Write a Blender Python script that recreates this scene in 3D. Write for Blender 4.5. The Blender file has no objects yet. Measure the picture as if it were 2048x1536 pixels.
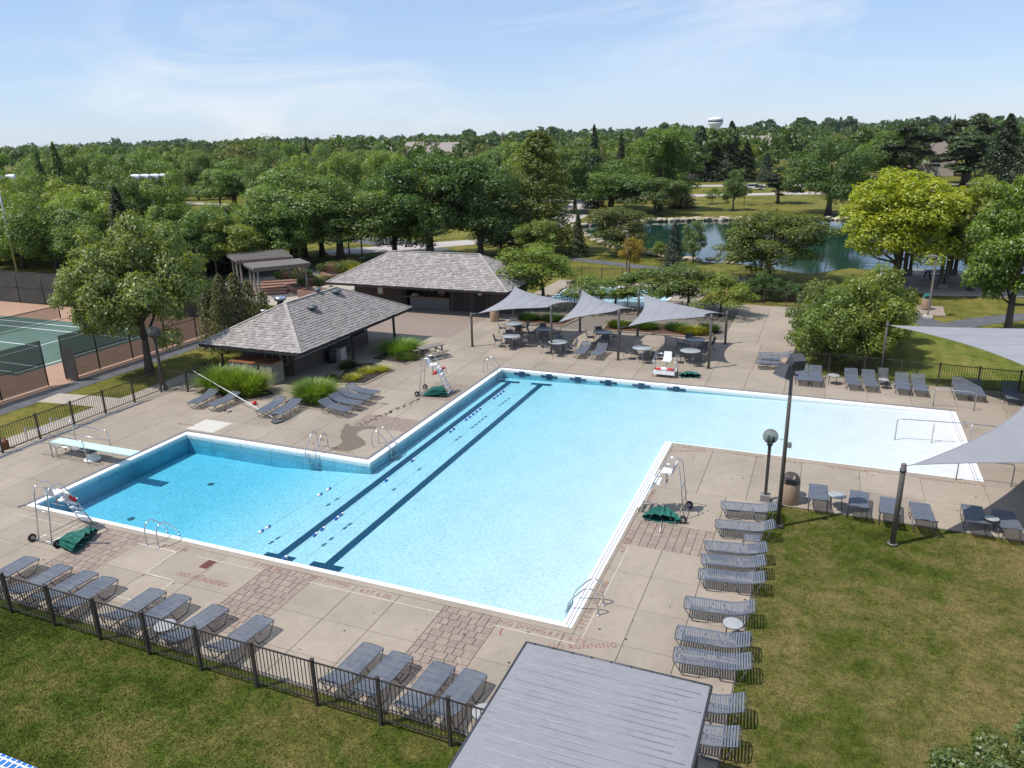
import bpy, bmesh, math, random
import numpy as np
from mathutils import Vector, Matrix

SC = bpy.context.scene
COL = SC.collection
rad = math.radians
rng = np.random.default_rng(7)
random.seed(11)

# ------------------------------------------------------------------ camera
FPX, PW, PH = 1523.22, 2048.0, 1536.0
YAW, PITCH, ROLL = -0.39660, 0.31230, -0.02370
CAM = Vector((27.6637, -17.1382, 13.0367))
fw = Vector((math.sin(YAW) * math.cos(PITCH), math.cos(YAW) * math.cos(PITCH), -math.sin(PITCH)))
r0 = Vector((math.cos(YAW), -math.sin(YAW), 0))
u0 = r0.cross(fw)
RT = r0 * math.cos(ROLL) + u0 * math.sin(ROLL)
UP = -r0 * math.sin(ROLL) + u0 * math.cos(ROLL)
cd = bpy.data.cameras.new('camera')
cam = bpy.data.objects.new('camera', cd); COL.objects.link(cam)
m = Matrix((RT, UP, -fw)).transposed().to_4x4(); m.translation = CAM
cam.matrix_world = m
cd.sensor_width = 36; cd.lens = 36 * FPX / PW
cd.clip_start = 0.1; cd.clip_end = 9000
SC.camera = cam

# ------------------------------------------------------------------ light
SUN_EL = rad(60); sh = Vector((0.77, 0.64, 0)).normalized()      # shadows fall along sh
sun_dir = Vector((-sh.x * math.cos(SUN_EL), -sh.y * math.cos(SUN_EL), math.sin(SUN_EL)))
sd = bpy.data.lights.new('sun', 'SUN'); sd.energy = 4.0; sd.angle = rad(0.53); sd.color = (1, 0.955, 0.89)
so = bpy.data.objects.new('sun', sd); COL.objects.link(so)
so.rotation_euler = (-sun_dir).to_track_quat('-Z', 'Y').to_euler(); so.location = (0, 0, 60)

W = bpy.data.worlds.new('World'); SC.world = W; W.use_nodes = True
nt = W.node_tree; nt.nodes.clear()
def wn(t, **k):
    n = nt.nodes.new(t)
    for a, b in k.items(): setattr(n, a, b)
    return n
sky = wn('ShaderNodeTexSky', sky_type='NISHITA', sun_disc=False)
sky.sun_elevation = SUN_EL; sky.sun_rotation = math.atan2(sun_dir.x, sun_dir.y)
sky.altitude = 250; sky.air_density = 1.0; sky.dust_density = 0.15; sky.ozone_density = 2.5
tc = wn('ShaderNodeTexCoord')
mp = wn('ShaderNodeMapping'); mp.inputs['Scale'].default_value = (1.0, 1.6, 5.0); mp.inputs['Rotation'].default_value = (0, 0.0, 0.62)
n1 = wn('ShaderNodeTexNoise'); n1.inputs['Scale'].default_value = 2.3; n1.inputs['Detail'].default_value = 9; n1.inputs['Roughness'].default_value = 0.62; n1.inputs['Distortion'].default_value = 0.9
n2 = wn('ShaderNodeTexNoise'); n2.inputs['Scale'].default_value = 1.1; n2.inputs['Detail'].default_value = 2
cr = wn('ShaderNodeValToRGB'); cr.color_ramp.elements[0].position = 0.45; cr.color_ramp.elements[1].position = 0.74
cr2 = wn('ShaderNodeValToRGB'); cr2.color_ramp.elements[0].position = 0.36; cr2.color_ramp.elements[1].position = 0.58
mu = wn('ShaderNodeMath', operation='MULTIPLY'); mu2 = wn('ShaderNodeMath', operation='MULTIPLY'); mu2.inputs[1].default_value = 0.85
mix = wn('ShaderNodeMix', data_type='RGBA'); mix.inputs['B'].default_value = (6.9, 7.2, 7.6, 1)
tintn = wn('ShaderNodeMix', data_type='RGBA', blend_type='MULTIPLY'); tintn.inputs['Factor'].default_value = 1.0; tintn.inputs['B'].default_value = (0.93, 0.95, 1.10, 1)
bg = wn('ShaderNodeBackground'); bg.inputs['Strength'].default_value = 0.115
wo = wn('ShaderNodeOutputWorld')
L = nt.links.new
L(tc.outputs['Generated'], mp.inputs['Vector']); L(mp.outputs['Vector'], n1.inputs['Vector']); L(mp.outputs['Vector'], n2.inputs['Vector'])
L(n1.outputs['Fac'], cr.inputs['Fac']); L(n2.outputs['Fac'], cr2.inputs['Fac'])
L(cr.outputs['Color'], mu.inputs[0]); L(cr2.outputs['Color'], mu.inputs[1]); L(mu.outputs[0], mu2.inputs[0])
L(mu2.outputs[0], mix.inputs['Factor']); L(sky.outputs['Color'], tintn.inputs['A']); veil = wn('ShaderNodeMix', data_type='RGBA'); veil.inputs['Factor'].default_value = 0.5; veil.inputs['B'].default_value = (4.0, 5.4, 7.4, 1)
L(tintn.outputs['Result'], veil.inputs['A']); L(veil.outputs['Result'], mix.inputs['A']); L(mix.outputs['Result'], bg.inputs['Color']); L(bg.outputs[0], wo.inputs['Surface'])

SC.view_settings.view_transform = 'Standard'; SC.view_settings.look = 'None'
SC.view_settings.exposure = 0.18; SC.view_settings.gamma = 1.0; SC.view_settings.use_curve_mapping = False
SC.render.engine = 'CYCLES'
SC.cycles.max_bounces = 8; SC.cycles.diffuse_bounces = 3; SC.cycles.glossy_bounces = 3
SC.cycles.transparent_max_bounces = 16; SC.cycles.transmission_bounces = 4; SC.cycles.volume_bounces = 0
SC.cycles.use_denoising = True; SC.cycles.sample_clamp_indirect = 6
SC.cycles.caustics_reflective = False; SC.cycles.caustics_refractive = False

# ------------------------------------------------------------------ helpers
def at(px, py, z=0.0):
    """Where the sight line through a picture point meets the level z: used to survey the site from the photograph."""
    d = fw + RT * ((px - PW / 2) / FPX) - UP * ((py - PH / 2) / FPX)
    return CAM + d * ((z - CAM.z) / d.z)

def link(o, parent=None):
    COL.objects.link(o)
    if parent is not None: o.parent = parent
    return o

def tag(o, label=None, cat=None, group=None, kind=None):
    if label: o['label'] = label
    if cat: o['category'] = cat
    if group: o['group'] = group
    if kind: o['kind'] = kind
    return o

def thing(name, label, cat, loc=(0, 0, 0), rz=0.0, group=None):
    o = bpy.data.objects.new(name, None); o.empty_display_size = 0.2
    link(o); o.location = loc; o.rotation_euler = (0, 0, rz)
    return tag(o, label, cat, group)

def copy_tree(o, parent=None):
    c = o.copy(); COL.objects.link(c); c.parent = parent
    for ch in list(KIDS.get(o.name, ())):
        copy_tree(ch, c)
    return c

KIDS = {}
class MB:
    """Collects boxes, bars, tubes and sheets; build() links them as one mesh object."""
    def __init__(s): s.v = []; s.f = []; s.sm = []
    def quads(s, vs, fs, smooth=False):
        k = len(s.v); s.v.extend([tuple(v) for v in vs])
        for f in fs: s.f.append(tuple(i + k for i in f)); s.sm.append(smooth)
        return s
    def box(s, x0, x1, y0, y1, z0, z1):
        return s.quads([(x0, y0, z0), (x1, y0, z0), (x1, y1, z0), (x0, y1, z0), (x0, y0, z1), (x1, y0, z1), (x1, y1, z1), (x0, y1, z1)],
                       [(3, 2, 1, 0), (4, 5, 6, 7), (0, 1, 5, 4), (1, 2, 6, 5), (2, 3, 7, 6), (3, 0, 4, 7)])
    def bar(s, a, b, w, h, up=(0, 0, 1)):
        a = Vector(a); b = Vector(b); d = (b - a).normalized(); u = Vector(up)
        sd_ = d.cross(u)
        if sd_.length < 1e-4: sd_ = d.cross(Vector((1, 0, 0)))
        sd_.normalize(); u = sd_.cross(d); x = sd_ * (w / 2); y = u * (h / 2)
        return s.quads([a - x - y, a + x - y, a + x + y, a - x + y, b - x - y, b + x - y, b + x + y, b - x + y],
                       [(3, 2, 1, 0), (4, 5, 6, 7), (0, 1, 5, 4), (1, 2, 6, 5), (2, 3, 7, 6), (3, 0, 4, 7)])
    def tube(s, pts, r, n=8, cap=True):
        pts = [Vector(p) for p in pts]; rs = r if isinstance(r, (list, tuple)) else [r] * len(pts)
        prev = None; rings = []
        for i, p in enumerate(pts):
            d = (pts[min(i + 1, len(pts) - 1)] - pts[max(i - 1, 0)]).normalized()
            if prev is None:
                a = Vector((0, 0, 1)) if abs(d.z) < 0.9 else Vector((1, 0, 0)); prev = (a - d * a.dot(d)).normalized()
            else:
                q = prev - d * prev.dot(d)
                prev = q.normalized() if q.length > 1e-5 else prev
            b = d.cross(prev)
            rings.append([p + prev * (rs[i] * math.cos(2 * math.pi * k / n)) + b * (rs[i] * math.sin(2 * math.pi * k / n)) for k in range(n)])
        vs = [v for rg in rings for v in rg]; fs = []
        for i in range(len(rings) - 1):
            for k in range(n):
                fs.append((i * n + k, i * n + (k + 1) % n, (i + 1) * n + (k + 1) % n, (i + 1) * n + k))
        s.quads(vs, fs, True)
        if cap:
            k0 = len(s.v) - len(vs)
            s.f.append(tuple(k0 + k for k in reversed(range(n)))); s.sm.append(False)
            s.f.append(tuple(k0 + (len(rings) - 1) * n + k for k in range(n))); s.sm.append(False)
        return s
    def lathe(s, prof, n=24, c=(0, 0, 0)):
        vs = []; fs = []
        for (r, z) in prof:
            for k in range(n):
                a = 2 * math.pi * k / n; vs.append((c[0] + r * math.cos(a), c[1] + r * math.sin(a), c[2] + z))
        for i in range(len(prof) - 1):
            for k in range(n): fs.append((i * n + k, i * n + (k + 1) % n, (i + 1) * n + (k + 1) % n, (i + 1) * n + k))
        s.quads(vs, fs, True); k0 = len(s.v) - len(vs)
        if prof[0][0] > 1e-3: s.f.append(tuple(k0 + k for k in reversed(range(n)))); s.sm.append(False)
        if prof[-1][0] > 1e-3: s.f.append(tuple(k0 + (len(prof) - 1) * n + k for k in range(n))); s.sm.append(False)
        return s
    def prism(s, poly, z0, z1):
        n = len(poly)
        return s.quads([(x, y, z0) for x, y in poly] + [(x, y, z1) for x, y in poly],
                       [tuple(reversed(range(n))), tuple(range(n, 2 * n))] + [(i, (i + 1) % n, n + (i + 1) % n, n + i) for i in range(n)])
    def mesh(s, name, mat):
        me = bpy.data.meshes.new(name); me.from_pydata(s.v, [], s.f); me.materials.append(mat)
        if any(s.sm): me.polygons.foreach_set('use_smooth', s.sm)
        me.update(); return me
    def build(s, name, mat, parent=None, loc=None):
        return put(name, s.mesh(name, mat), parent, loc)

def put(name, me, parent=None, loc=None, rz=0.0):
    o = bpy.data.objects.new(name, me); link(o, parent)
    if loc is not None: o.location = loc
    if rz: o.rotation_euler = (0, 0, rz)
    if parent is not None: KIDS.setdefault(parent.name, []).append(o)
    return o

def struct(name, mb, mat, parent=None):
    o = mb.build(name, mat, parent); o['kind'] = 'structure'; return o

def npmesh(name, V, F, mat, attr=None):
    """V (n,3), F (m,k) arrays -> mesh, with an optional float per face."""
    me = bpy.data.meshes.new(name); n, mF, k = len(V), len(F), F.shape[1]
    me.vertices.add(n); me.vertices.foreach_set('co', V.astype(np.float32).ravel())
    me.loops.add(mF * k); me.loops.foreach_set('vertex_index', F.astype(np.int32).ravel())
    me.polygons.add(mF); me.polygons.foreach_set('loop_start', np.arange(0, mF * k, k, dtype=np.int32))
    if attr is not None:
        a = me.attributes.new('rnd', 'FLOAT', 'FACE'); a.data.foreach_set('value', attr.astype(np.float32))
    me.materials.append(mat); me.update(calc_edges=True); return me

# ------------------------------------------------------------------ materials
def newmat(name):
    M_ = bpy.data.materials.new(name); M_.use_nodes = True; t = M_.node_tree
    return M_, t, t.nodes['Principled BSDF']
def node(t, typ, **k):
    n = t.nodes.new(typ)
    for a, b in k.items(): setattr(n, a, b)
    return n
def ramp(t, fac, stops):
    n = node(t, 'ShaderNodeValToRGB'); e = n.color_ramp.elements
    while len(e) < len(stops): e.new(0.5)
    for i, (p, c) in enumerate(stops): e[i].position = p; e[i].color = (*c, 1)
    t.links.new(fac, n.inputs['Fac']); return n.outputs['Color']
def noise(t, vec, scale, detail=4, rough=0.55, dist=0.0):
    n = node(t, 'ShaderNodeTexNoise'); n.inputs['Scale'].default_value = scale; n.inputs['Detail'].default_value = detail
    n.inputs['Roughness'].default_value = rough; n.inputs['Distortion'].default_value = dist
    t.links.new(vec, n.inputs['Vector']); return n.outputs['Fac']
def mixc(t, fac, a, b, blend='MIX'):
    n = node(t, 'ShaderNodeMix', data_type='RGBA', blend_type=blend)
    for key, v in (('Factor', fac), ('A', a), ('B', b)):
        if isinstance(v, (int, float)): n.inputs[key].default_value = v
        elif isinstance(v, tuple): n.inputs[key].default_value = (*v, 1)
        else: t.links.new(v, n.inputs[key])
    return n.outputs['Result']
def math_(t, op, a, b=0.0):
    n = node(t, 'ShaderNodeMath', operation=op)
    for i, v in enumerate((a, b)):
        if isinstance(v, (int, float)): n.inputs[i].default_value = v
        else: t.links.new(v, n.inputs[i])
    return n.outputs[0]
def bump(t, p, h, strength=0.3, dist=0.02):
    b = node(t, 'ShaderNodeBump'); b.inputs['Strength'].default_value = strength; b.inputs['Distance'].default_value = dist
    t.links.new(h, b.inputs['Height']); t.links.new(b.outputs['Normal'], p.inputs['Normal'])
def world_pos(t): return node(t, 'ShaderNodeNewGeometry').outputs['Position']
def obj_pos(t): return node(t, 'ShaderNodeTexCoord').outputs['Object']

def plain(name, c, rough=0.6, metal=0.0, var=0.12, scale=6.0, rnd=0.0, bmp=0.0, bscale=60.0, spec=0.4):
    """Procedural material: base colour with slight noise wear, optional difference per piece, optional relief."""
    M_, t, p = newmat(name); pos = world_pos(t)
    f = noise(t, pos, scale, 5, 0.6)
    lo = tuple(x * (1 - var) for x in c); hi = tuple(min(1, x * (1 + var)) for x in c)
    col = ramp(t, f, [(0.3, lo), (0.7, hi)])
    if rnd:
        oi = node(t, 'ShaderNodeObjectInfo').outputs['Random']
        k = math_(t, 'ADD', math_(t, 'MULTIPLY', oi, 2 * rnd), 1 - rnd)
        hsv = node(t, 'ShaderNodeHueSaturation'); t.links.new(k, hsv.inputs['Value']); t.links.new(col, hsv.inputs['Color']); col = hsv.outputs['Color']
    t.links.new(col, p.inputs['Base Color']); p.inputs['Roughness'].default_value = rough; p.inputs['Metallic'].default_value = metal
    p.inputs['Specular IOR Level'].default_value = spec
    if bmp: bump(t, p, noise(t, pos, bscale, 4, 0.6), bmp, 0.01)
    return M_

def concrete(name, c, rnd=0.05, stain=0.16):
    M_, t, p = newmat(name); pos = world_pos(t)
    a = noise(t, pos, 0.35, 6, 0.62, 0.3); b = noise(t, pos, 3.0, 6, 0.7); g = noise(t, pos, 55, 2, 0.7)
    col = ramp(t, a, [(0.30, tuple(x * (1 - stain) for x in c)), (0.62, c)])
    col = mixc(t, 0.5, col, ramp(t, b, [(0.25, (0.78, 0.76, 0.73)), (0.75, (1.12, 1.12, 1.12))]), 'MULTIPLY')
    col = mixc(t, 0.45, col, ramp(t, g, [(0.3, (0.72, 0.70, 0.68)), (0.7, (1.2, 1.2, 1.2))]), 'MULTIPLY')
    oi = node(t, 'ShaderNodeObjectInfo').outputs['Random']
    k = math_(t, 'ADD', math_(t, 'MULTIPLY', oi, 2 * rnd), 1 - rnd)
    hsv = node(t, 'ShaderNodeHueSaturation'); t.links.new(k, hsv.inputs['Value']); t.links.new(col, hsv.inputs['Color'])
    t.links.new(hsv.outputs['Color'], p.inputs['Base Color']); p.inputs['Roughness'].default_value = 0.85; p.inputs['Specular IOR Level'].default_value = 0.25
    bump(t, p, g, 0.12, 0.004); return M_

def grass_mat(name, green, dry, stripes=False, off=0.0):
    M_, t, p = newmat(name); pos = world_pos(t)
    big = noise(t, pos, 0.16, 5, 0.6, 0.6); mid = noise(t, pos, 1.1, 6, 0.68, 0.4); fine = noise(t, pos, 7, 5, 0.8); vf = noise(t, pos, 26, 4, 0.85)
    k = math_(t, 'ADD', math_(t, 'MULTIPLY', big, 0.5), math_(t, 'MULTIPLY', mid, 0.5))
    dark = tuple(x * 0.62 for x in green)
    col = ramp(t, math_(t, 'ADD', k, off), [(0.41, dark), (0.48, green), (0.54, tuple(a * .65 + b * .35 for a, b in zip(green, dry))), (0.59, tuple(a * .35 + b * .65 for a, b in zip(green, dry))), (0.65, dry)])
    col = mixc(t, 0.65, col, ramp(t, fine, [(0.32, (0.42, 0.44, 0.38)), (0.68, (1.5, 1.5, 1.4))]), 'MULTIPLY')
    col = mixc(t, 0.6, col, ramp(t, vf, [(0.32, (0.36, 0.38, 0.32)), (0.68, (1.6, 1.6, 1.5))]), 'MULTIPLY')
    if stripes:
        wv = node(t, 'ShaderNodeTexWave'); wv.inputs['Scale'].default_value = 0.32; wv.inputs['Distortion'].default_value = 1.2
        t.links.new(pos, wv.inputs['Vector'])
        col = mixc(t, 0.35, col, ramp(t, wv.outputs['Fac'], [(0.3, (0.75, 0.8, 0.7)), (0.7, (1.15, 1.2, 1.1))]), 'MULTIPLY')
    t.links.new(col, p.inputs['Base Color']); p.inputs['Roughness'].default_value = 0.9; p.inputs['Specular IOR Level'].default_value = 0.125
    bump(t, p, math_(t, 'ADD', fine, vf), 0.7, 0.05); return M_

def leaf_mat(name, translucent=0.35):
    """Foliage: the object colour is the tree's own leaf colour; every leaf varies a little."""
    M_ = bpy.data.materials.new(name); M_.use_nodes = True; t = M_.node_tree; t.nodes.clear()
    oc = node(t, 'ShaderNodeObjectInfo'); at_ = node(t, 'ShaderNodeAttribute', attribute_name='rnd')
    v = ramp(t, at_.outputs['Fac'], [(0.0, (0.72, 0.76, 0.74)), (0.5, (1, 1, 1)), (1.0, (1.32, 1.24, 1.12))])
    col = mixc(t, 1.0, oc.outputs['Color'], v, 'MULTIPLY')
    pn = noise(t, obj_pos(t), 0.8, 3)
    col = mixc(t, 0.6, col, ramp(t, pn, [(0.3, (0.72, 0.78, 0.75)), (0.7, (1.25, 1.2, 1.15))]), 'MULTIPLY')
    d = node(t, 'ShaderNodeBsdfDiffuse'); tr = node(t, 'ShaderNodeBsdfTranslucent'); gl = node(t, 'ShaderNodeBsdfGlossy'); gl.inputs['Roughness'].default_value = 0.5
    gl.inputs['Color'].default_value = (0.9, 0.95, 0.9, 1)
    mx = node(t, 'ShaderNodeMixShader'); mx.inputs[0].default_value = translucent; mx2 = node(t, 'ShaderNodeMixShader'); mx2.inputs[0].default_value = 0.05
    o = node(t, 'ShaderNodeOutputMaterial'); l = t.links.new
    l(col, d.inputs['Color']); l(mixc(t, 1.0, col, (1.3, 1.3, 0.6), 'MULTIPLY'), tr.inputs['Color'])
    l(d.outputs[0], mx.inputs[1]); l(tr.outputs[0], mx.inputs[2]); l(mx.outputs[0], mx2.inputs[1]); l(gl.outputs[0], mx2.inputs[2]); l(mx2.outputs[0], o.inputs['Surface'])
    return M_

def wood(name, c):
    M_, t, p = newmat(name)
    mp_ = node(t, 'ShaderNodeMapping'); mp_.inputs['Scale'].default_value = (18, 18, 2.0); t.links.new(obj_pos(t), mp_.inputs['Vector'])
    f = noise(t, mp_.outputs['Vector'], 1.5, 6, 0.65)
    t.links.new(ramp(t, f, [(0.3, tuple(x * 0.65 for x in c)), (0.7, tuple(x * 1.25 for x in c))]), p.inputs['Base Color'])
    p.inputs['Roughness'].default_value = 0.85; return M_

MAT = dict(
    slab=concrete('deck_concrete', (0.355, 0.298, 0.238), 0.075, 0.20),
    base=plain('joint_filler', (0.17, 0.145, 0.12), 0.95),
    pale=concrete('new_concrete', (0.56, 0.53, 0.47), 0.02, 0.05),
    walk=concrete('walk_concrete', (0.42, 0.37, 0.31)),
    paver=plain('clay_paver', (0.285, 0.222, 0.18), 0.9, var=0.16, scale=9, rnd=0.10, bmp=0.2),
    asphalt=plain('asphalt', (0.105, 0.105, 0.112), 0.92, var=0.25, scale=1.2, bmp=0.2, bscale=80),
    road=plain('concrete_road', (0.42, 0.38, 0.35), 0.9, var=0.1, scale=0.6),
    lawn=grass_mat('lawn_grass', (0.068, 0.100, 0.012), (0.205, 0.165, 0.058)),
    dry_lawn=grass_mat('dry_lawn_grass', (0.078, 0.100, 0.014), (0.225, 0.175, 0.072), False, 0.035),
    field=grass_mat('field_grass', (0.135, 0.135, 0.026), (0.25, 0.20, 0.062)),
    stripe=grass_mat('mown_grass', (0.13, 0.155, 0.028), (0.22, 0.19, 0.06), True),
    mulch=plain('mulch', (0.035, 0.028, 0.024), 0.98, var=0.5, scale=24, bmp=0.8, bscale=40),
    bark=plain('bark_mulch', (0.11, 0.055, 0.035), 0.98, var=0.5, scale=18, bmp=0.8, bscale=40),
    steel=plain('stainless_steel', (0.62, 0.63, 0.65), 0.22, 0.95, 0.06),
    dullsteel=plain('weathered_steel', (0.45, 0.45, 0.46), 0.4, 0.8, 0.15),
    bronze=plain('bronze_paint', (0.052, 0.043, 0.036), 0.5, 0.1, 0.2),
    black=plain('black_paint', (0.018, 0.019, 0.021), 0.5, 0.0, 0.2),
    post=plain('sail_post_paint', (0.135, 0.12, 0.105), 0.5, 0.1, 0.12),
    frame=plain('lounger_frame_paint', (0.075, 0.078, 0.085), 0.4, 0.2, 0.15),
    strap=plain('slate_vinyl_strap', (0.135, 0.152, 0.185), 0.45, 0.0, 0.12, rnd=0.10),
    sling=plain('grey_mesh_sling', (0.10, 0.10, 0.105), 0.7, 0.0, 0.15),
    gutter=plain('white_gutter_tile', (0.82, 0.82, 0.82), 0.45, 0, 0.04),
    lip=plain('pool_edge_stone', (0.22, 0.20, 0.19), 0.6, 0, 0.15),
    navy=plain('navy_tile', (0.008, 0.065, 0.125), 0.5, 0, 0.1),
    white=plain('white_paint', (0.80, 0.80, 0.79), 0.5, 0, 0.05),
    red=plain('red_vinyl', (0.52, 0.02, 0.025), 0.45, 0, 0.1),
    blue=plain('blue_float', (0.03, 0.12, 0.42), 0.4, 0, 0.1),
    green=plain('green_canvas', (0.012, 0.115, 0.088), 0.75, 0, 0.25, scale=9),
    board=plain('aqua_board', (0.52, 0.72, 0.68), 0.6, 0, 0.06),
    text=plain('red_stencil_paint', (0.27, 0.135, 0.10), 0.9, 0, 0.35, scale=12),
    line=plain('worn_white_line', (0.50, 0.445, 0.38), 0.9, 0, 0.25, scale=8),
    wet=plain('wet_concrete', (0.165, 0.125, 0.085), 0.45, 0, 0.12),
    wall=plain('taupe_block', (0.105, 0.086, 0.070), 0.85, 0, 0.18, scale=4, bmp=0.2),
    trim=plain('dark_trim', (0.05, 0.043, 0.038), 0.7, 0, 0.2),
    counter=plain('grey_panel', (0.20, 0.195, 0.19), 0.7, 0, 0.08),
    shingle=plain('weathered_shingle', (0.31, 0.28, 0.258), 0.9, 0, 0.26, scale=3.0, rnd=0.2),
    underlay=plain('roof_underlay', (0.03, 0.028, 0.027), 0.95),
    timber=wood('weathered_timber', (0.22, 0.195, 0.17)),
    darktimber=wood('dark_timber', (0.10, 0.085, 0.07)),
    tan=wood('tan_timber', (0.32, 0.22, 0.13)),
    brick=plain('red_brick', (0.27, 0.155, 0.115), 0.9, 0, 0.3, scale=14, bmp=0.2),
    rust=plain('rusty_sheet', (0.27, 0.10, 0.05), 0.8, 0.1, 0.3),
    cabinet=plain('beige_cabinet', (0.30, 0.27, 0.23), 0.6, 0, 0.1),
    hose=plain('grey_hose', (0.30, 0.36, 0.36), 0.5, 0, 0.1),
    aggregate=plain('exposed_aggregate', (0.36, 0.25, 0.165), 0.9, 0, 0.55, scale=38, bmp=0.7, bscale=38),
    brownplastic=plain('brown_plastic', (0.06, 0.048, 0.04), 0.35, 0, 0.1),
    terra=plain('terracotta_court', (0.38, 0.235, 0.16), 0.9, 0, 0.12, scale=1.5),
    court=plain('green_court', (0.085, 0.14, 0.108), 0.9, 0, 0.14, scale=0.9),
    rock=plain('limestone_rock', (0.40, 0.335, 0.25), 0.95, 0, 0.3, scale=2, rnd=0.2, bmp=0.5, bscale=12),
    trunk=plain('tree_bark', (0.10, 0.082, 0.066), 0.95, 0, 0.3, scale=5, bmp=0.5, bscale=20),
    tower=plain('pale_tower', (0.72, 0.74, 0.78), 0.5, 0, 0.04),
    siding=plain('taupe_siding', (0.36, 0.31, 0.28), 0.8, 0, 0.08),
    houseroof=plain('pale_shingle_roof', (0.33, 0.275, 0.25), 0.9, 0, 0.12),
    glasspane=plain('dark_glass', (0.03, 0.04, 0.05), 0.08, 0, 0.05),
    skin=plain('skin', (0.35, 0.19, 0.13), 0.6, 0, 0.05),
    shirt=plain('white_shirt', (0.7, 0.68, 0.66), 0.8, 0, 0.05),
    shorts=plain('dark_shorts', (0.03, 0.03, 0.04), 0.8, 0, 0.05),
    leaf=leaf_mat('leaf_foliage', 0.45), needle=leaf_mat('needle_foliage', 0.25),
    blade=leaf_mat('grass_blade_foliage', 0.4),
)
def mesh_cloth(name, c, alpha):
    M_, t, p = newmat(name); p.inputs['Base Color'].default_value = (*c, 1); p.inputs['Roughness'].default_value = 0.9
    f = noise(t, world_pos(t), 0.8, 3)
    t.links.new(ramp(t, f, [(0.3, tuple(x * 0.8 for x in c)), (0.7, tuple(x * 1.2 for x in c))]), p.inputs['Base Color'])
    p.inputs['Alpha'].default_value = alpha; return M_
MAT['screen'] = mesh_cloth('windscreen_mesh', (0.030, 0.027, 0.024), 0.78)
MAT['screen2'] = mesh_cloth('dense_windscreen', (0.045, 0.043, 0.042), 0.97)
MAT['net'] = mesh_cloth('tennis_net', (0.01, 0.01, 0.01), 0.45)
def sail_mat():
    M_ = bpy.data.materials.new('shade_cloth'); M_.use_nodes = True; t = M_.node_tree; p = t.nodes['Principled BSDF']; o = t.nodes['Material Output']
    pos = world_pos(t); f = noise(t, pos, 0.7, 4); g = noise(t, pos, 30, 3, 0.7)
    col = mixc(t, 0.35, ramp(t, f, [(0.3, (0.272, 0.275, 0.292)), (0.7, (0.315, 0.318, 0.335))]), ramp(t, g, [(0.3, (0.8, 0.8, 0.8)), (0.7, (1.15, 1.15, 1.15))]), 'MULTIPLY')
    t.links.new(col, p.inputs['Base Color']); p.inputs['Roughness'].default_value = 0.85; p.inputs['Specular IOR Level'].default_value = 0.2
    tp = node(t, 'ShaderNodeBsdfTransparent'); mx = node(t, 'ShaderNodeMixShader'); mx.inputs[0].default_value = 0.07
    t.links.new(p.outputs[0], mx.inputs[1]); t.links.new(tp.outputs[0], mx.inputs[2]); t.links.new(mx.outputs[0], o.inputs['Surface'])
    return M_
MAT['sail'] = sail_mat()
# ------------------------------------------------------------------ ground, pool and deck
PX = [(0, 0), (22.06, 0), (22.06, 14.23), (33.98, 14.23), (33.98, 22.86), (10.16, 22.86), (10.16, 8.35), (0, 8.35)]   # outer edge of the gutter, counter-clockwise
def offset_poly(poly, d):
    """Move every edge outwards by d (axis-aligned outline, counter-clockwise)."""
    n = len(poly); out = []
    for i in range(n):
        p0, p1, p2 = Vector(poly[i - 1]), Vector(poly[i]), Vector(poly[(i + 1) % n])
        a = (p1 - p0).normalized(); b = (p2 - p1).normalized()
        na = Vector((a.y, -a.x)); nb = Vector((b.y, -b.x)); q = p1 + (na + nb) * d
        out.append((q.x, q.y))
    return out
def sheet_with_hole(name, outer, hole, z, mat):
    bm = bmesh.new()
    for loop in (outer, hole):
        if loop is None: continue
        vs = [bm.verts.new((x, y, z)) for x, y in loop]
        for i in range(len(vs)): bm.edges.new((vs[i], vs[(i + 1) % len(vs)]))
    bmesh.ops.triangle_fill(bm, use_beauty=True, edges=bm.edges[:], normal=(0, 0, 1))
    for f in bm.faces:
        if f.normal.z < 0: f.normal_flip()
    me = bpy.data.meshes.new(name); bm.to_mesh(me); bm.free(); me.materials.append(mat)
    o = put(name, me); o['kind'] = 'structure'; return o
HOLE = offset_poly(PX, 0.02)
ground = sheet_with_hole('ground', [(-4250, -340), (2550, -340), (2550, 2550), (-4250, 2550)], HOLE, -0.06, MAT['field'])
def patch(name, poly, z, mat):
    return sheet_with_hole(name, poly, None, z, mat)
near_lawn = patch('near_lawn', [(-30, -40), (60, -40), (60, -4.5), (-30, -4.5)], -0.05, MAT['lawn'])
side_lawn = patch('side_lawn', [(26.5, -4.49), (60, -4.49), (60, 9.85), (26.5, 9.85)], -0.046, MAT['dry_lawn'])
mown_lawn = patch('mown_lawn', [(26.3, 27.0), (60, 26.5), (60, 44), (36, 38), (33.2, 45), (26.3, 44)], -0.048, MAT['stripe'])
left_lawn = patch('left_lawn', [(-11.2, -20), (-5.8, -20), (-5.8, 26), (-11.2, 26)], -0.05, MAT['field'])

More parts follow.
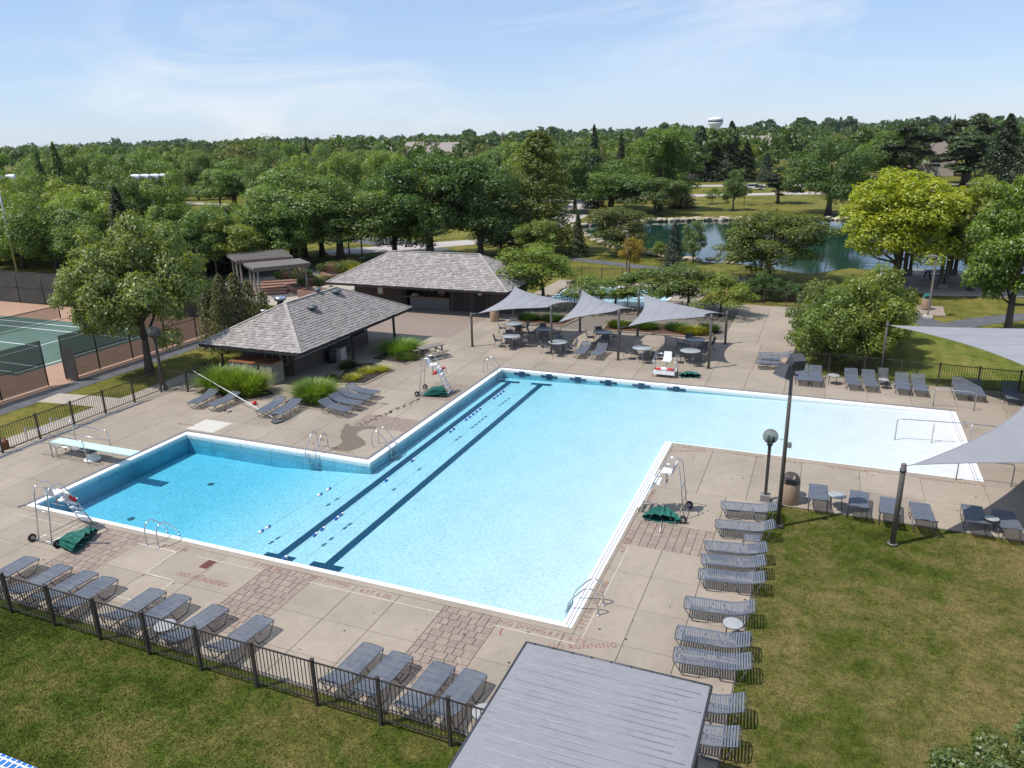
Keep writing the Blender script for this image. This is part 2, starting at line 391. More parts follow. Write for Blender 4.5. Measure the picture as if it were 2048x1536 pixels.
# real blades over the lawns that lie close, so that their edge and surface are not flat
def lawn_blades(name, x0, x1, y0, y1, n, parent):
    x = rng.uniform(x0, x1, n); y = rng.uniform(y0, y1, n)
    n = len(x)
    a = rng.uniform(0, 2 * np.pi, n); h = rng.uniform(0.012, 0.04, n); w = rng.uniform(0.008, 0.016, n)
    lean = rng.uniform(0.0, 0.05, n); la = rng.uniform(0, 2 * np.pi, n)
    b = np.stack([x, y, np.full(n, -0.05)], 1); d = np.stack([np.cos(a), np.sin(a), np.zeros(n)], 1) * w[:, None]
    tip = b + np.stack([np.cos(la) * lean, np.sin(la) * lean, h], 1)
    V = np.stack([b - d, b + d, tip], 1).reshape(-1, 3); F = np.arange(3 * n).reshape(-1, 3)
    o = put(name, npmesh(name, V, F, MAT['dry_lawn' if x0 > 20 else 'lawn'], rng.random(n)), parent); o['kind'] = 'stuff'; o.color = (0.15, 0.155, 0.03, 1)
    return o
lawn_blades('grass_blades', 4, 24, -13, -4.75, 190000, near_lawn)
lawn_blades('grass_blades', 26.6, 37, -4.4, 9.8, 180000, side_lawn)

# basin
WATER = -0.075
def floor_z(x, y):
    return float(np.interp(x, [0, 5.5, 10.2, 22, 34], [-0.94, -0.94, -0.54, -0.29, -0.09]))
inner = offset_poly(PX, -0.30)
mb = MB(); xs = sorted({0.3, 2, 4, 5.5, 7, 8.5, 10.46, 12, 16, 21.76, 25, 29, 33.68}); ys = sorted({0.3, 4, 8.05, 14.53, 18, 22.56})
def inside(x, y):
    return (0.3 <= x <= 21.76 and 0.3 <= y <= 8.05) or (10.46 <= x <= 21.76 and 0.3 <= y <= 22.56) or (10.46 <= x <= 33.68 and 14.53 <= y <= 22.56)
for i in range(len(xs) - 1):
    for j in range(len(ys) - 1):
        if inside((xs[i] + xs[i + 1]) / 2, (ys[j] + ys[j + 1]) / 2):
            mb.quads([(x, y, floor_z(x, y)) for x, y in ((xs[i], ys[j]), (xs[i + 1], ys[j]), (xs[i + 1], ys[j + 1]), (xs[i], ys[j + 1]))], [(0, 1, 2, 3)])
MAT['plaster'] = plain('pool_plaster', (0.94, 0.85, 0.85), 0.7, 0, 0.04, scale=0.8)
MAT['poolwall'] = plain('shaded_wall_paint', (0.27, 0.55, 0.65), 0.6, 0, 0.2, scale=1.1)  # wall paint with shade and water depth worked into its teal
pool = struct('swimming_pool', mb, MAT['plaster'])
mb = MB()
n = len(inner)
for i in range(n):
    a, b = inner[i], inner[(i + 1) % n]; k = 8
    for s in range(k):
        p = [a[0] + (b[0] - a[0]) * s / k, a[1] + (b[1] - a[1]) * s / k]; q = [a[0] + (b[0] - a[0]) * (s + 1) / k, a[1] + (b[1] - a[1]) * (s + 1) / k]
        mb.quads([(*p, floor_z(*p) - 0.01), (*q, floor_z(*q) - 0.01), (*q, WATER + 0.02), (*p, WATER + 0.02)], [(0, 1, 2, 3)])
mb.build('basin_wall', MAT['poolwall'], pool)
def ring(poly_out, poly_in, z0, z1, name, mat, parent):
    mb = MB(); n = len(poly_out)
    for i in range(n):
        a, b = poly_out[i], poly_out[(i + 1) % n]; c, d = poly_in[(i + 1) % n], poly_in[i]
        mb.prism([a, b, c, d], z0, z1)
    return mb.build(name, mat, parent)
def offset_var(poly, ds):
    n = len(poly); out = []
    for i in range(n):
        p0, p1, p2 = Vector(poly[i - 1]), Vector(poly[i]), Vector(poly[(i + 1) % n]); a = (p1 - p0).normalized(); b = (p2 - p1).normalized()
        q = p1 + Vector((a.y, -a.x)) * ds[i - 1] + Vector((b.y, -b.x)) * ds[i]; out.append((q.x, q.y))
    return out
def ring_var(d0, d1, z0, z1, name, mat, edges=range(8)):
    """Strips between two outlines whose distance from the gutter edge differs by side."""
    a_, b_ = offset_var(PX, d0), offset_var(PX, d1)
    for i in edges: MB().prism([a_[i], a_[(i + 1) % 8], b_[(i + 1) % 8], b_[i]], z0, z1).build(name, mat, pool)
WO = [-.13, 0, -.25, .10, -.03, -.03, -.03, -.03]                       # where the white starts: fence side, lawn side, inner shallow, steps, far, lane, inner deep, board
ring_var([.105] * 4 + [.10] * 4, WO, -.12, .002, 'deck_edge', MAT['slab'], range(4)); ring_var([.105] * 4 + [.10] * 4, WO, -.12, .045, 'stone_edge', MAT['lip'], range(4, 8))
ring_var([w - .002 for w in WO], [-.306] * 8, -.20, .006, 'white_coping', MAT['gutter'])
for k in (-.09, -.19): ring_var([k] * 8, [k - .025] * 8, 0, .009, 'gutter_slot', MAT['dullsteel'], (1, 3))

# lane marks on the floor and crosses on the far wall
def lane(x):
    mb = MB()
    y0, y1 = 1.1, 21.75
    for k in range(20):
        a, b = y0 + (y1 - y0) * k / 20, y0 + (y1 - y0) * (k + 1) / 20
        mb.quads([(x - .17, a, floor_z(x - .17, a) + .006), (x + .17, a, floor_z(x + .17, a) + .006), (x + .17, b, floor_z(x + .17, b) + .006), (x - .17, b, floor_z(x - .17, b) + .006)], [(0, 1, 2, 3)])
    for yy in (y0 - 0.16, y1 + 0.01):
        mb.quads([(x + dx, yy + dy, floor_z(x + dx, yy) + .0065) for dx, dy in ((-.62, 0), (.62, 0), (.62, .16 * 2), (-.62, .16 * 2))], [(0, 1, 2, 3)])
    mb.build('lane_line', MAT['navy'], pool)
lane(11.17); lane(13.12)
for px in (1033, 1095, 1159, 1225, 1295, 1367):
    x = at(px, 752, -0.05).x
    mb = MB(); mb.box(x - 0.17, x + 0.17, 22.535, 22.555, -0.36, -0.02); mb.box(x - 0.5, x + 0.5, 22.528, 22.55, -0.24, -0.11); mb.build('target_cross', MAT['navy'], pool)
# seams between wall panels
mb = MB()
for y in np.arange(1.6, 8, 1.6): mb.box(0.30, 0.306, y, y + 0.02, -0.95, -0.1)
for x in np.arange(1.8, 10, 1.7): mb.box(x, x + 0.02, 8.044, 8.05, floor_z(x, 8), -0.1)
mb.box(0.30, 0.305, 0.3, 8.05, -0.62, -0.6); mb.box(0.3, 10.4, 8.045, 8.05, -0.52, -0.50)
mb.build('wall_seam', plain('seam', (0.28, 0.42, 0.46), 0.7), pool)
mb = MB(); mb.lathe([(0.0, .012), (0.15, .012), (0.16, 0)], 8, (3.2, 2.0, -.94)); mb.build('floor_drain', MAT['lip'], pool)
mb = MB(); mb.lathe([(0.0, .012), (0.15, .012), (0.16, 0)], 8, (3.9, 5.6, -.94)); mb.build('floor_drain', MAT['lip'], pool)

# water
WM = bpy.data.materials.new('pool_water'); WM.use_nodes = True; t = WM.node_tree; t.nodes.clear()
pos = world_pos(t)
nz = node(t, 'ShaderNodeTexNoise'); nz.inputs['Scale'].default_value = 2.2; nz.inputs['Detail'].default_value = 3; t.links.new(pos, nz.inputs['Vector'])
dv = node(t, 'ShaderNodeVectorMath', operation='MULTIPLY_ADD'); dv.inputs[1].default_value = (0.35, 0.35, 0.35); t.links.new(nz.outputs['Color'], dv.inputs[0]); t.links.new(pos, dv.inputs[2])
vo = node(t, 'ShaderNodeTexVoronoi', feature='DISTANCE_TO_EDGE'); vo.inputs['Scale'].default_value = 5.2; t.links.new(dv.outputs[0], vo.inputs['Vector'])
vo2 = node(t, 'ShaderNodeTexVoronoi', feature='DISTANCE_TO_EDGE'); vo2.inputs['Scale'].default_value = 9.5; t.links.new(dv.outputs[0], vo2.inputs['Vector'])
c1 = ramp(t, vo.outputs['Distance'], [(0.0, (1, 1, 1)), (0.06, (0.94, 0.965, 0.97)), (0.28, (0.76, 0.84, 0.87))])  # caustics painted into the surface tint: bright cell edges, darker centres
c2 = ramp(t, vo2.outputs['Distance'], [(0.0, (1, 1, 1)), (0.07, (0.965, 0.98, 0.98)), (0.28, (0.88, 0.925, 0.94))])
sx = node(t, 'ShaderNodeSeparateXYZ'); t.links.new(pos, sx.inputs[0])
caustic_fade = ramp(t, math_(t, 'DIVIDE', sx.outputs['X'], 34.0), [(0.15, (0.0, 0.0, 0.0)), (0.85, (0.75, 0.75, 0.75))])   # painted caustics fade towards the shallow end
tint = mixc(t, caustic_fade, mixc(t, 1.0, c1, c2, 'MULTIPLY'), (0.92, 0.94, 0.94))
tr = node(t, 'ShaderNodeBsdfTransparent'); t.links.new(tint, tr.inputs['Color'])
gl = node(t, 'ShaderNodeBsdfGlossy'); gl.inputs['Roughness'].default_value = 0.06
bp = node(t, 'ShaderNodeBump'); bp.inputs['Strength'].default_value = 0.35; bp.inputs['Distance'].default_value = 0.05
hs = math_(t, 'ADD', noise(t, pos, 3.0, 3, 0.6), math_(t, 'MULTIPLY', noise(t, pos, 9, 2, 0.5), 0.35)); t.links.new(hs, bp.inputs['Height']); t.links.new(bp.outputs['Normal'], gl.inputs['Normal'])
fr = node(t, 'ShaderNodeFresnel'); fr.inputs['IOR'].default_value = 1.22
mx = node(t, 'ShaderNodeMixShader'); ab = node(t, 'ShaderNodeVolumeAbsorption'); ab.inputs['Color'].default_value = (0.20, 0.815, 0.93, 1); ab.inputs['Density'].default_value = 0.80
om = node(t, 'ShaderNodeOutputMaterial')
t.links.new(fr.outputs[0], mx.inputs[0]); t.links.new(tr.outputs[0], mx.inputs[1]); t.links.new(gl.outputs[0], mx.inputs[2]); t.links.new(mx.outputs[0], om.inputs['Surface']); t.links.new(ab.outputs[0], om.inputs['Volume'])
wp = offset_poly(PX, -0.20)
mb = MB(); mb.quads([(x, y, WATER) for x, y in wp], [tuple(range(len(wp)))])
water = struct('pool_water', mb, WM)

# deck: a base with recessed joints, every slab and paver its own piece on it
DECK = sheet_with_hole('pool_deck', [(-6.3, -4.52), (26.55, -4.52), (26.55, 9.85), (48, 9.85), (48, 26.9), (26.35, 27.2), (26.0, 45), (-13, 45), (-13, 33), (-6.3, 26)], HOLE, -0.028, MAT['base'])
SLABS = {}
def slab(x0, x1, y0, y1, mat='slab', name='slab', g=0.007, z1=0.0):
    w, d = round(x1 - x0 - 2 * g, 3), round(y1 - y0 - 2 * g, 3)
    if w < 0.03 or d < 0.03: return None
    key = (w, d, mat, z1)
    if key not in SLABS:
        mb = MB(); e = min(0.006, w / 5)
        mb.quads([(-w/2, -d/2, -.05), (w/2, -d/2, -.05), (w/2, d/2, -.05), (-w/2, d/2, -.05), (-w/2, -d/2, z1 - e), (w/2, -d/2, z1 - e), (w/2, d/2, z1 - e), (-w/2, d/2, z1 - e),
                  (-w/2 + e, -d/2 + e, z1), (w/2 - e, -d/2 + e, z1), (w/2 - e, d/2 - e, z1), (-w/2 + e, d/2 - e, z1)],
                 [(0, 1, 5, 4), (1, 2, 6, 5), (2, 3, 7, 6), (3, 0, 4, 7), (4, 5, 9, 8), (5, 6, 10, 9), (6, 7, 11, 10), (7, 4, 8, 11), (8, 9, 10, 11)])
        SLABS[key] = mb.mesh(name, MAT[mat])
    return put(name, SLABS[key], DECK, ((x0 + x1) / 2, (y0 + y1) / 2, 0))
def slabs(xc, yc, skip=None, mat='slab'):
    for i in range(len(xc) - 1):
        for j in range(len(yc) - 1):
            if skip and skip((xc[i] + xc[i + 1]) / 2, (yc[j] + yc[j + 1]) / 2): continue
            slab(xc[i], xc[i + 1], yc[j], yc[j + 1], mat)
def cuts(a, b, step):
    n = max(1, round((b - a) / step)); return [a + (b - a) * i / n for i in range(n + 1)]
def pavers(x0, x1, y0, y1, along='x', pieces=True):
    """Ashlar courses of clay pavers in three lengths, laid over the rectangle."""
    r = random.Random(int(x0 * 100 + y0)); mb = MB(); lst = []
    a0, a1, b0, b1 = (x0, x1, y0, y1) if along == 'x' else (y0, y1, x0, x1)
    n = max(1, round((b1 - b0) / 0.27)); h = (b1 - b0) / n
    for k in range(n):
        a = a0; first = True
        while a < a1 - 0.01:
            l = r.choice((0.36, 0.27, 0.36, 0.22)) * (0.6 if first and k % 2 else 1); first = False
            e = a + l
            if a1 - e < 0.16: e = a1
            lst.append((a, e, b0 + k * h, b0 + (k + 1) * h)); a = e
    for (p, q, s, u) in lst:
        if along != 'x': p, q, s, u = s, u, p, q
        if pieces: slab(p, q, s, u, 'paver', 'paver', 0.008, -0.002 if r.random() < .5 else -0.005)
        else:
            z = -0.003 - 0.004 * r.random(); mb.box(p + .008, q - .008, s + .008, u - .008, -0.05, z)
    if not pieces:
        o = mb.build('paver_field', MAT['paver'], DECK); o['kind'] = 'stuff'
C = 0.11
# near side
for xa, xb, nn in ((-6.2, 4.72, 6), (6.6, 11.87, 3), (13.7, 18.25, 3), (20.02, 21.95, 1)):
    slabs([xa + (xb - xa) * i / nn for i in range(nn + 1)], [-4.5, -3.45, -1.95, -C])
for xa, xb in ((4.72, 6.6), (11.87, 13.7), (18.25, 20.02)):
    pavers(xa, xb, -3.45, -C); slab(xa, xb, -4.5, -3.45)
# side beside the lower lawn
slabs([21.95, 23.55, 25.0, 26.52], [-8.2, -6.4, -4.5, -2.7, -C])
slabs([22.06 + C, 23.55, 25.0, 26.52], [-C, 1.65, 3.45, 5.2]); slabs([25.0, 26.52], [5.2, 6.97])
pavers(22.06 + C, 25.0, 5.2, 6.97, 'y')
slabs([22.06 + C, 23.55, 25.0, 26.52], [6.97, 8.4, 9.85]); slabs([22.06 + C, 23.9, 25.7, 27.5], [9.85, 12.0, 14.23 - C])
slabs(cuts(27.5, 47, 2.1), [9.87, 12.0, 14.23 - C])
slabs([33.98 + C, 36.2, 38.4, 40.6, 42.8], [14.23 - C, 16.3, 18.5, 20.7, 22.86 + C])
# far side
slabs(cuts(10.16 - C, 38.3, 1.95), [22.86 + C, 24.9, 26.85]); slabs(cuts(6.0, 26.3, 2.05), [26.85, 28.9, 31.0, 33.2])
slabs(cuts(17.4, 26.1, 2.1), [33.2, 36, 39, 42, 45], lambda x, y: x < 21.9)
pavers(8.0, 10.05, 16.3, 19.1, 'x', False); pavers(7.1, 10.05, 11.75, 13.3, 'x', False)
slabs([-6.2, -4.3, -2.2, -C], [-C, 1.9, 4.0, 6.1, 8.35 + C]); slabs(cuts(-6.2, 10.05, 2.03), [8.35 + C, 10.1, 11.75])
slabs(cuts(-6.2, 7.1, 2.1), [11.75, 13.3, 15.0]); slabs([7.1, 8.6, 10.05], [13.3, 15.0]); slabs([8.0, 10.05], [15.0, 16.3]); slabs(cuts(-2.0, 8.0, 2.0), [15.0, 17.1, 19.1, 21.0, 22.97, 24.9, 26.85])
slabs([8.0, 10.05], [19.1, 21.0, 22.97, 24.9, 26.85][:3]); slabs([8.0, 10.05], [22.97, 24.9, 26.85])
pavers(-9.0, 4.0, 28.2, 34.9, 'x', False); slabs(cuts(-9, 4.0, 2.1), [26.85, 28.2]); slabs([4.0, 6.0], [26.85, 28.9, 31, 33.2, 36.4]); slabs(cuts(-9, 4, 2.1), [34.9, 36.4])
slabs(cuts(-12, -6.2, 2), [33.2, 36.4, 40, 44])
pp = slab(-0.3, 1.36, 8.62, 9.98, 'pale', 'new_slab', 0.0, 0.004)

def flat(name, poly, z, mat, parent):
    mb = MB(); mb.quads([(x, y, z) for x, y in poly], [tuple(range(len(poly)))]); return mb.build(name, mat, parent)
# wet patch that spread from the ladder, with drips and footprints
wet_px = [(532, 838), (568, 856), (610, 872), (690, 868), (790, 862), (872, 872), (848, 903), (780, 898), (715, 905), (655, 930), (640, 960), (665, 985), (705, 1005), (738, 1040), (752, 1072), (705, 1098), (650, 1122), (600, 1140), (560, 1155), (470, 1146), (350, 1130), (378, 1107), (450, 1075), (482, 1040), (462, 1000), (466, 950), (480, 910), (500, 872), (512, 850)]
wet_px = [(600 + x / 5.689, 700 + y / 5.689) for x, y in wet_px]; wet = []
for (xa, ya), (xb, yb) in zip(wet_px, wet_px[1:] + wet_px[:1]):
    for k in range(4): wet.append(tuple(at(xa + (xb - xa) * k / 4 + random.uniform(-.7, .7), ya + (yb - ya) * k / 4 + random.uniform(-.5, .5)).xy))
wet.reverse()
flat('wet_patch', wet, 0.005, MAT['wet'], DECK)
mb = MB(); r = random.Random(4)
for i in range(44):
    tpos = i / 44; cx = 7.35 + 1.15 * tpos + r.uniform(-.16, .16); cy = 11.3 + 5.0 * tpos + r.uniform(-.1, .1); rr = r.uniform(.04, .11)
    mb.quads([(cx + rr * r.uniform(.7, 1.1) * math.cos(k * math.pi / 4), cy + 1.6 * rr * r.uniform(.7, 1.1) * math.sin(k * math.pi / 4), 0.0052) for k in range(8)], [tuple(range(8))])
for cx, cy, rr in ((6.9, 9.6, .2), (6.6, 10.2, .12), (6.8, 9.1, .1), (7.0, 10.9, .1), (6.3, 13.6, .3), (7.0, 14.9, .25)):
    mb.quads([(cx + rr * r.uniform(.6, 1.2) * math.cos(k * math.pi / 5), cy + .5 * rr * r.uniform(.6, 1.2) * math.sin(k * math.pi / 5), 0.0052) for k in range(10)], [tuple(range(10))])
o = mb.build('wet_footprints', MAT['wet'], DECK); o['kind'] = 'stuff'
# rust streak and scattered specks
flat('rust_streak', [tuple(at(x, y).xy) for x, y in ((1003, 1262), (1001, 1270), (998, 1270), (1000, 1263), (1003, 1257), (1007, 1257))][::-1], .0055, MAT['rust'], DECK)
mb = MB(); r = random.Random(9)
for i in range(150):
    cx, cy = r.choice(((r.uniform(-6, 21), r.uniform(-4.4, -.4)), (r.uniform(22.3, 26.4), r.uniform(-4, 13.8)), (r.uniform(-6, 9.8), r.uniform(8.6, 14)), (r.uniform(10, 26), r.uniform(23.1, 33)), (r.uniform(27, 38), r.uniform(10, 13.9)))); rr = r.uniform(.012, .04)
    mb.quads([(cx + rr * r.uniform(.5, 1.6) * math.cos(k * 1.047), cy + rr * r.uniform(.5, 1.3) * math.sin(k * 1.047), .0057) for k in range(6)], [tuple(range(6))])
o = mb.build('deck_specks', MAT['mulch'], DECK); o['kind'] = 'stuff'
# worn white guide lines and the drain plate
def line(p, q, w=0.05):
    d = (Vector(q) - Vector(p)).normalized(); nrm = Vector((-d.y, d.x)) * w / 2; p = Vector(p); q = Vector(q)
    flat('painted_line', [tuple(p - nrm), tuple(q - nrm), tuple(q + nrm), tuple(p + nrm)], 0.005, MAT['line'], DECK)
line((6.6, -.55), (8.3, -.55)); line((8.3, -.57), (8.35, -1.9)); line((8.3, -1.9), (9.6, -1.92)); line((9.6, -1.9), (9.62, -2.6)); line((13.7, -.5), (18.25, -.5), .035); line((20.0, -.5), (22.4, -.5), .035)
line((0.2, -.5), (4.7, -.5), .03); line((9.2, -.52), (11.85, -.5), .03); line((22.46, -.4), (22.46, 5.0), .03); line((8.3, -3.2), (10.2, -3.2), .04)
mb = MB(); mb.box(9.72, 10.05, -1.02, -.55, -.02, 0.006); mb.build('drain_plate', plain('rusty_plate', (0.12, 0.035, 0.03), 0.8), DECK)
def words(txt, x, y, size, rz=0.0):
    c = bpy.data.curves.new('painted_words', 'FONT'); c.body = txt; c.size = size; c.align_x = 'CENTER'; c.align_y = 'CENTER'; c.space_character = 1.15; c.resolution_u = 2
    o = bpy.data.objects.new('painted_words', c); dg = bpy.context.evaluated_depsgraph_get()
    COL.objects.link(o); me = bpy.data.meshes.new_from_object(o, depsgraph=dg); bpy.data.objects.remove(o); bpy.data.curves.remove(c)
    me.materials.clear(); me.materials.append(MAT['text'])
    o = put('painted_words', me, DECK, (x, y, 0.0065), rz); o.scale = (0.92, 1.15, 1); o['label'] = 'red stencilled words ' + txt; return o
def words_at(txt, px, py, size, rz=0.0): p = at(px, py); return words(txt, p.x, p.y, size, rz)
words_at('NO RUNNING', 405, 1159, .30); words_at('NO DIVING', 660, 1163, .26); words_at('4 FT 6 IN', 750, 1188, .26); words_at('NO DIVING', 1045, 1254, .26); words_at('4 FT 6 IN', 1133, 1275, .26)
words_at('NO RUNNING', 1165, 1293, .28, rad(24)); words_at('8 FT 0 IN', 350, 1096, .26); words_at('5 FT 6 IN', 535, 1135, .26)
words_at('4 FT 0 IN', 1172, 1238, .24, rad(90)); words_at('NO DIVING', 1203, 1185, .24, rad(90)); words_at('4 FT 0 IN', 1251, 1090, .24, rad(90)); words_at('NO DIVING', 1302, 992, .22, rad(90))
words_at('NO RUNNING', 1374, 902, .24, rad(20)); words_at('3 FT 6 IN', 1388, 896, .22); words_at('NO DIVING', 1497, 911, .22); words_at('2 FT 6 IN', 1585, 924, .22); words_at('NO RUNNING', 1693, 938, .24); words_at('2 FT 0 IN', 1752, 944, .22); words_at('NO DIVING', 1876, 961, .22); words_at('0 FT 0 IN', 1944, 969, .22)
words_at('9 FT 6 IN', 690, 903, .22, rad(180)); words_at('NO DIVING', 372, 849, .2, rad(180)); words_at('3 FT 6 IN', 1300, 765, .2, rad(180)); words_at('NO DIVING', 1515, 780, .2, rad(180)); words_at('2 FT 0 IN', 1640, 790, .2, rad(180)); words_at('3 FT 0 IN', 1930, 848, .2, rad(-90))
# paths, roads and water beyond the deck
def ribbon(name, pts, w, z, mat):
    P_ = [Vector((p[0], p[1])) for p in pts]; mb = MB(); vs = []
    for i, p in enumerate(P_):
        d = (P_[min(i + 1, len(P_) - 1)] - P_[max(i - 1, 0)]).normalized(); nn = Vector((-d.y, d.x)) * (w / 2 if not isinstance(w, list) else w[i] / 2)
        vs += [(*(p + nn), z), (*(p - nn), z)]
    mb.quads(vs, [(2 * i, 2 * i + 1, 2 * i + 3, 2 * i + 2) for i in range(len(P_) - 1)])
    for i, f in enumerate(mb.f): mb.f[i] = tuple(reversed(f)) if (Vector(mb.v[f[1]]) - Vector(mb.v[f[0]])).cross(Vector(mb.v[f[2]]) - Vector(mb.v[f[1]])).z < 0 else f
    o = mb.build(name, mat); o['kind'] = 'structure'; return o
ribbon('court_path', [(-12.0, -10), (-12.0, 26), (-11.6, 34)], 1.5, -0.044, MAT['asphalt'])
ribbon('fence_walk', [(-7.4, -12), (-7.0, 8), (-6.8, 12), (-6.9, 16)], 1.3, -0.044, MAT['walk'])
ribbon('gate_walk', [(-7, 10.4), (-9.2, 10.2), (-11.5, 9.9)], 1.5, -0.042, MAT['walk'])
ribbon('garden_path', [(-9, 72), (-4.5, 66.5), (0.6, 65), (10.8, 60.8), (16.4, 57.7), (22, 56), (27, 53.5), (30, 49.5), (33.5, 45), (35.4, 41), (37.5, 37), (42, 33)], 2.0, -0.044, MAT['asphalt'])
ribbon('branch_path', [(35.4, 41), (38, 44), (41, 46.5), (47, 48)], 1.9, -0.041, MAT['asphalt'])
ribbon('drive', [(-48, 40), (-36, 44), (-24, 50), (-15, 55), (-14, 62), (-22, 70), (-34, 76)], 6.0, -0.044, MAT['asphalt'])
ribbon('road_near', [(-60, 120), (-23, 147), (0, 160), (31, 171), (66, 180), (140, 196)], 6.5, -0.044, MAT['road'])
ribbon('road_far', [(-80, 150), (-24, 186), (-4, 193), (31, 197), (68, 202), (140, 210)], 7.0, -0.044, MAT['road'])
ribbon('access_road', [(-30, 62), (-26, 66), (-12, 80), (-14, 110), (-22, 146)], 5.5, -0.043, MAT['road'])
ribbon('car_park', [(-200, 185), (-150, 168), (-118, 160), (-96, 150)], 14, -0.043, MAT['road'])
ribbon('field_road', [(-130, 130), (-104, 124), (-85, 116)], 4, -0.043, MAT['road'])
patch('entrance_plaza', [(-24, 34), (-12.5, 34), (-9.5, 40), (-14, 50), (-20, 49), (-29, 44)], -0.045, MAT['walk'])
patch('brick_landing', [tuple(at(x, y).xy) for x, y in ((1782, 618), (1892, 632), (1886, 612), (1800, 607))], -0.043, MAT['paver'])
# pond
PM = bpy.data.materials.new('pond_water'); PM.use_nodes = True; t = PM.node_tree; p = t.nodes['Principled BSDF']
p.inputs['Base Color'].default_value = (0.008, 0.034, 0.026, 1); p.inputs['Roughness'].default_value = 0.06; p.inputs['IOR'].default_value = 1.33; p.inputs['Specular IOR Level'].default_value = 0.36
bump(t, p, noise(t, world_pos(t), 1.4, 3, 0.6), 0.06, 0.05)
pond_px = [(1170, 470), (1150, 455), (1200, 447), (1290, 443), (1420, 440), (1560, 438), (1720, 440), (1905, 442), (2048, 444)]
pond = [tuple(at(x, y).xy) for x, y in pond_px] + [(62, 100), (60, 62), (47, 60), (38, 63)] + [tuple(at(x, y).xy) for x, y in ((1700, 535), (1620, 548), (1480, 527), (1420, 524), (1350, 517), (1290, 508), (1240, 500), (1205, 488))]
o = patch('pond', pond, -0.035, PM)
# ------------------------------------------------------------------ fences
def fence(name, label, posts, h, mat, step=0.113, pickets=True, gap=None):
    p0 = Vector((*posts[0][:2], 0)); root = thing(name, label, 'fence', p0)
    pm = MB(); pm.box(-.038, .038, -.038, .038, -.1, h + .06); pm.box(-.048, .048, -.048, .048, h + .06, h + .08); pme = pm.mesh('post', mat)
    km = MB(); km.box(-.0085, .0085, -.0085, .0085, .10, h - .01); kme = km.mesh('picket', mat)
    cluster = MB()
    for q in posts: put('post', pme, root, Vector((*q[:2], 0)) - p0)
    for a, b in zip(posts[:-1], posts[1:]):
        a = Vector((*a[:2], 0)) - p0; b = Vector((*b[:2], 0)) - p0
        for z in (.13, h): MB().bar(a + Vector((0, 0, z)), b + Vector((0, 0, z)), .03, .035).build('rail', mat, root)
        n = max(2, round((b - a).length / step))
        for k in range(1, n):
            q = a.lerp(b, k / n)
            if pickets: put('picket', kme, root, q)
            else: cluster.box(q.x - .009, q.x + .009, q.y - .009, q.y + .009, .1, h)
    if cluster.f: o = cluster.build('picket_run', mat, root); o['kind'] = 'stuff'
    return root
fence('railing_fence', 'long dark picket fence between the foreground lawn and the near loungers', [(4.42 + 1.822 * i, -4.9) for i in range(-1, 11)], 1.22, MAT['bronze'])
fence('railing_fence', 'dark picket fence behind the diving board, below the tennis court path', [(-6.0, -0.2 + 1.83 * i) for i in range(8)], 1.2, MAT['bronze'])
fence('railing_fence', 'short picket gate section beside the tall ornamental grass and globe lamp', [(-5.95, 12.85), (-4.55, 13.1), (-4.9, 14.9), (-5.2, 16.7)], 1.15, MAT['bronze'], 0.12)
fence('railing_fence', 'picket fence behind the far row of loungers, in front of the hedge', [(26.5 + 1.8 * i, 27.45 - 0.13 * i) for i in range(8)], 1.2, MAT['bronze'])
fence('railing_fence', 'picket fence at the back of the deck beyond the shade sails', [(21.6, 45.9), (23.3, 45.4), (25.0, 45.0), (26.7, 44.6)], 1.2, MAT['bronze'], 0.14)
fence('railing_fence', 'picket fence in front of the wading pool, seen under the sails', [(5.5, 38.6), (7.6, 38.6), (9.7, 38.7), (11.8, 38.8), (13.9, 38.9), (16, 39), (18, 39)], 1.2, MAT['bronze'], 0.13, False)
fence('railing_fence', 'thin picket fence behind the wading pool on the grass', [(4 + 2.0 * i, 52.5) for i in range(10)], 1.15, MAT['bronze'], 0.13, False)

# ------------------------------------------------------------------ wading pool behind the sails
mb = MB(); poly = [(6.2 + 0, 42.2), (15.5, 42.0), (15.8, 48.2), (10.5, 49.4), (6.4, 47.2)]
struct('wading_pool_deck', MB().prism([(4, 38.8), (18.2, 39.2), (18.4, 51.8), (4, 51.8)], -0.06, -0.012), MAT['slab'])
wpool = struct('wading_pool', MB().prism(poly, -0.02, 0.0), plain('wading_water', (0.42, 0.66, 0.76), 0.12, 0, 0.06))
big = offset_poly(poly, 0.18)
mb = MB()
for i in range(5): mb.prism([big[i], big[(i + 1) % 5], poly[(i + 1) % 5], poly[i]], -0.02, 0.03)
mb.build('white_rim', MAT['gutter'], wpool)

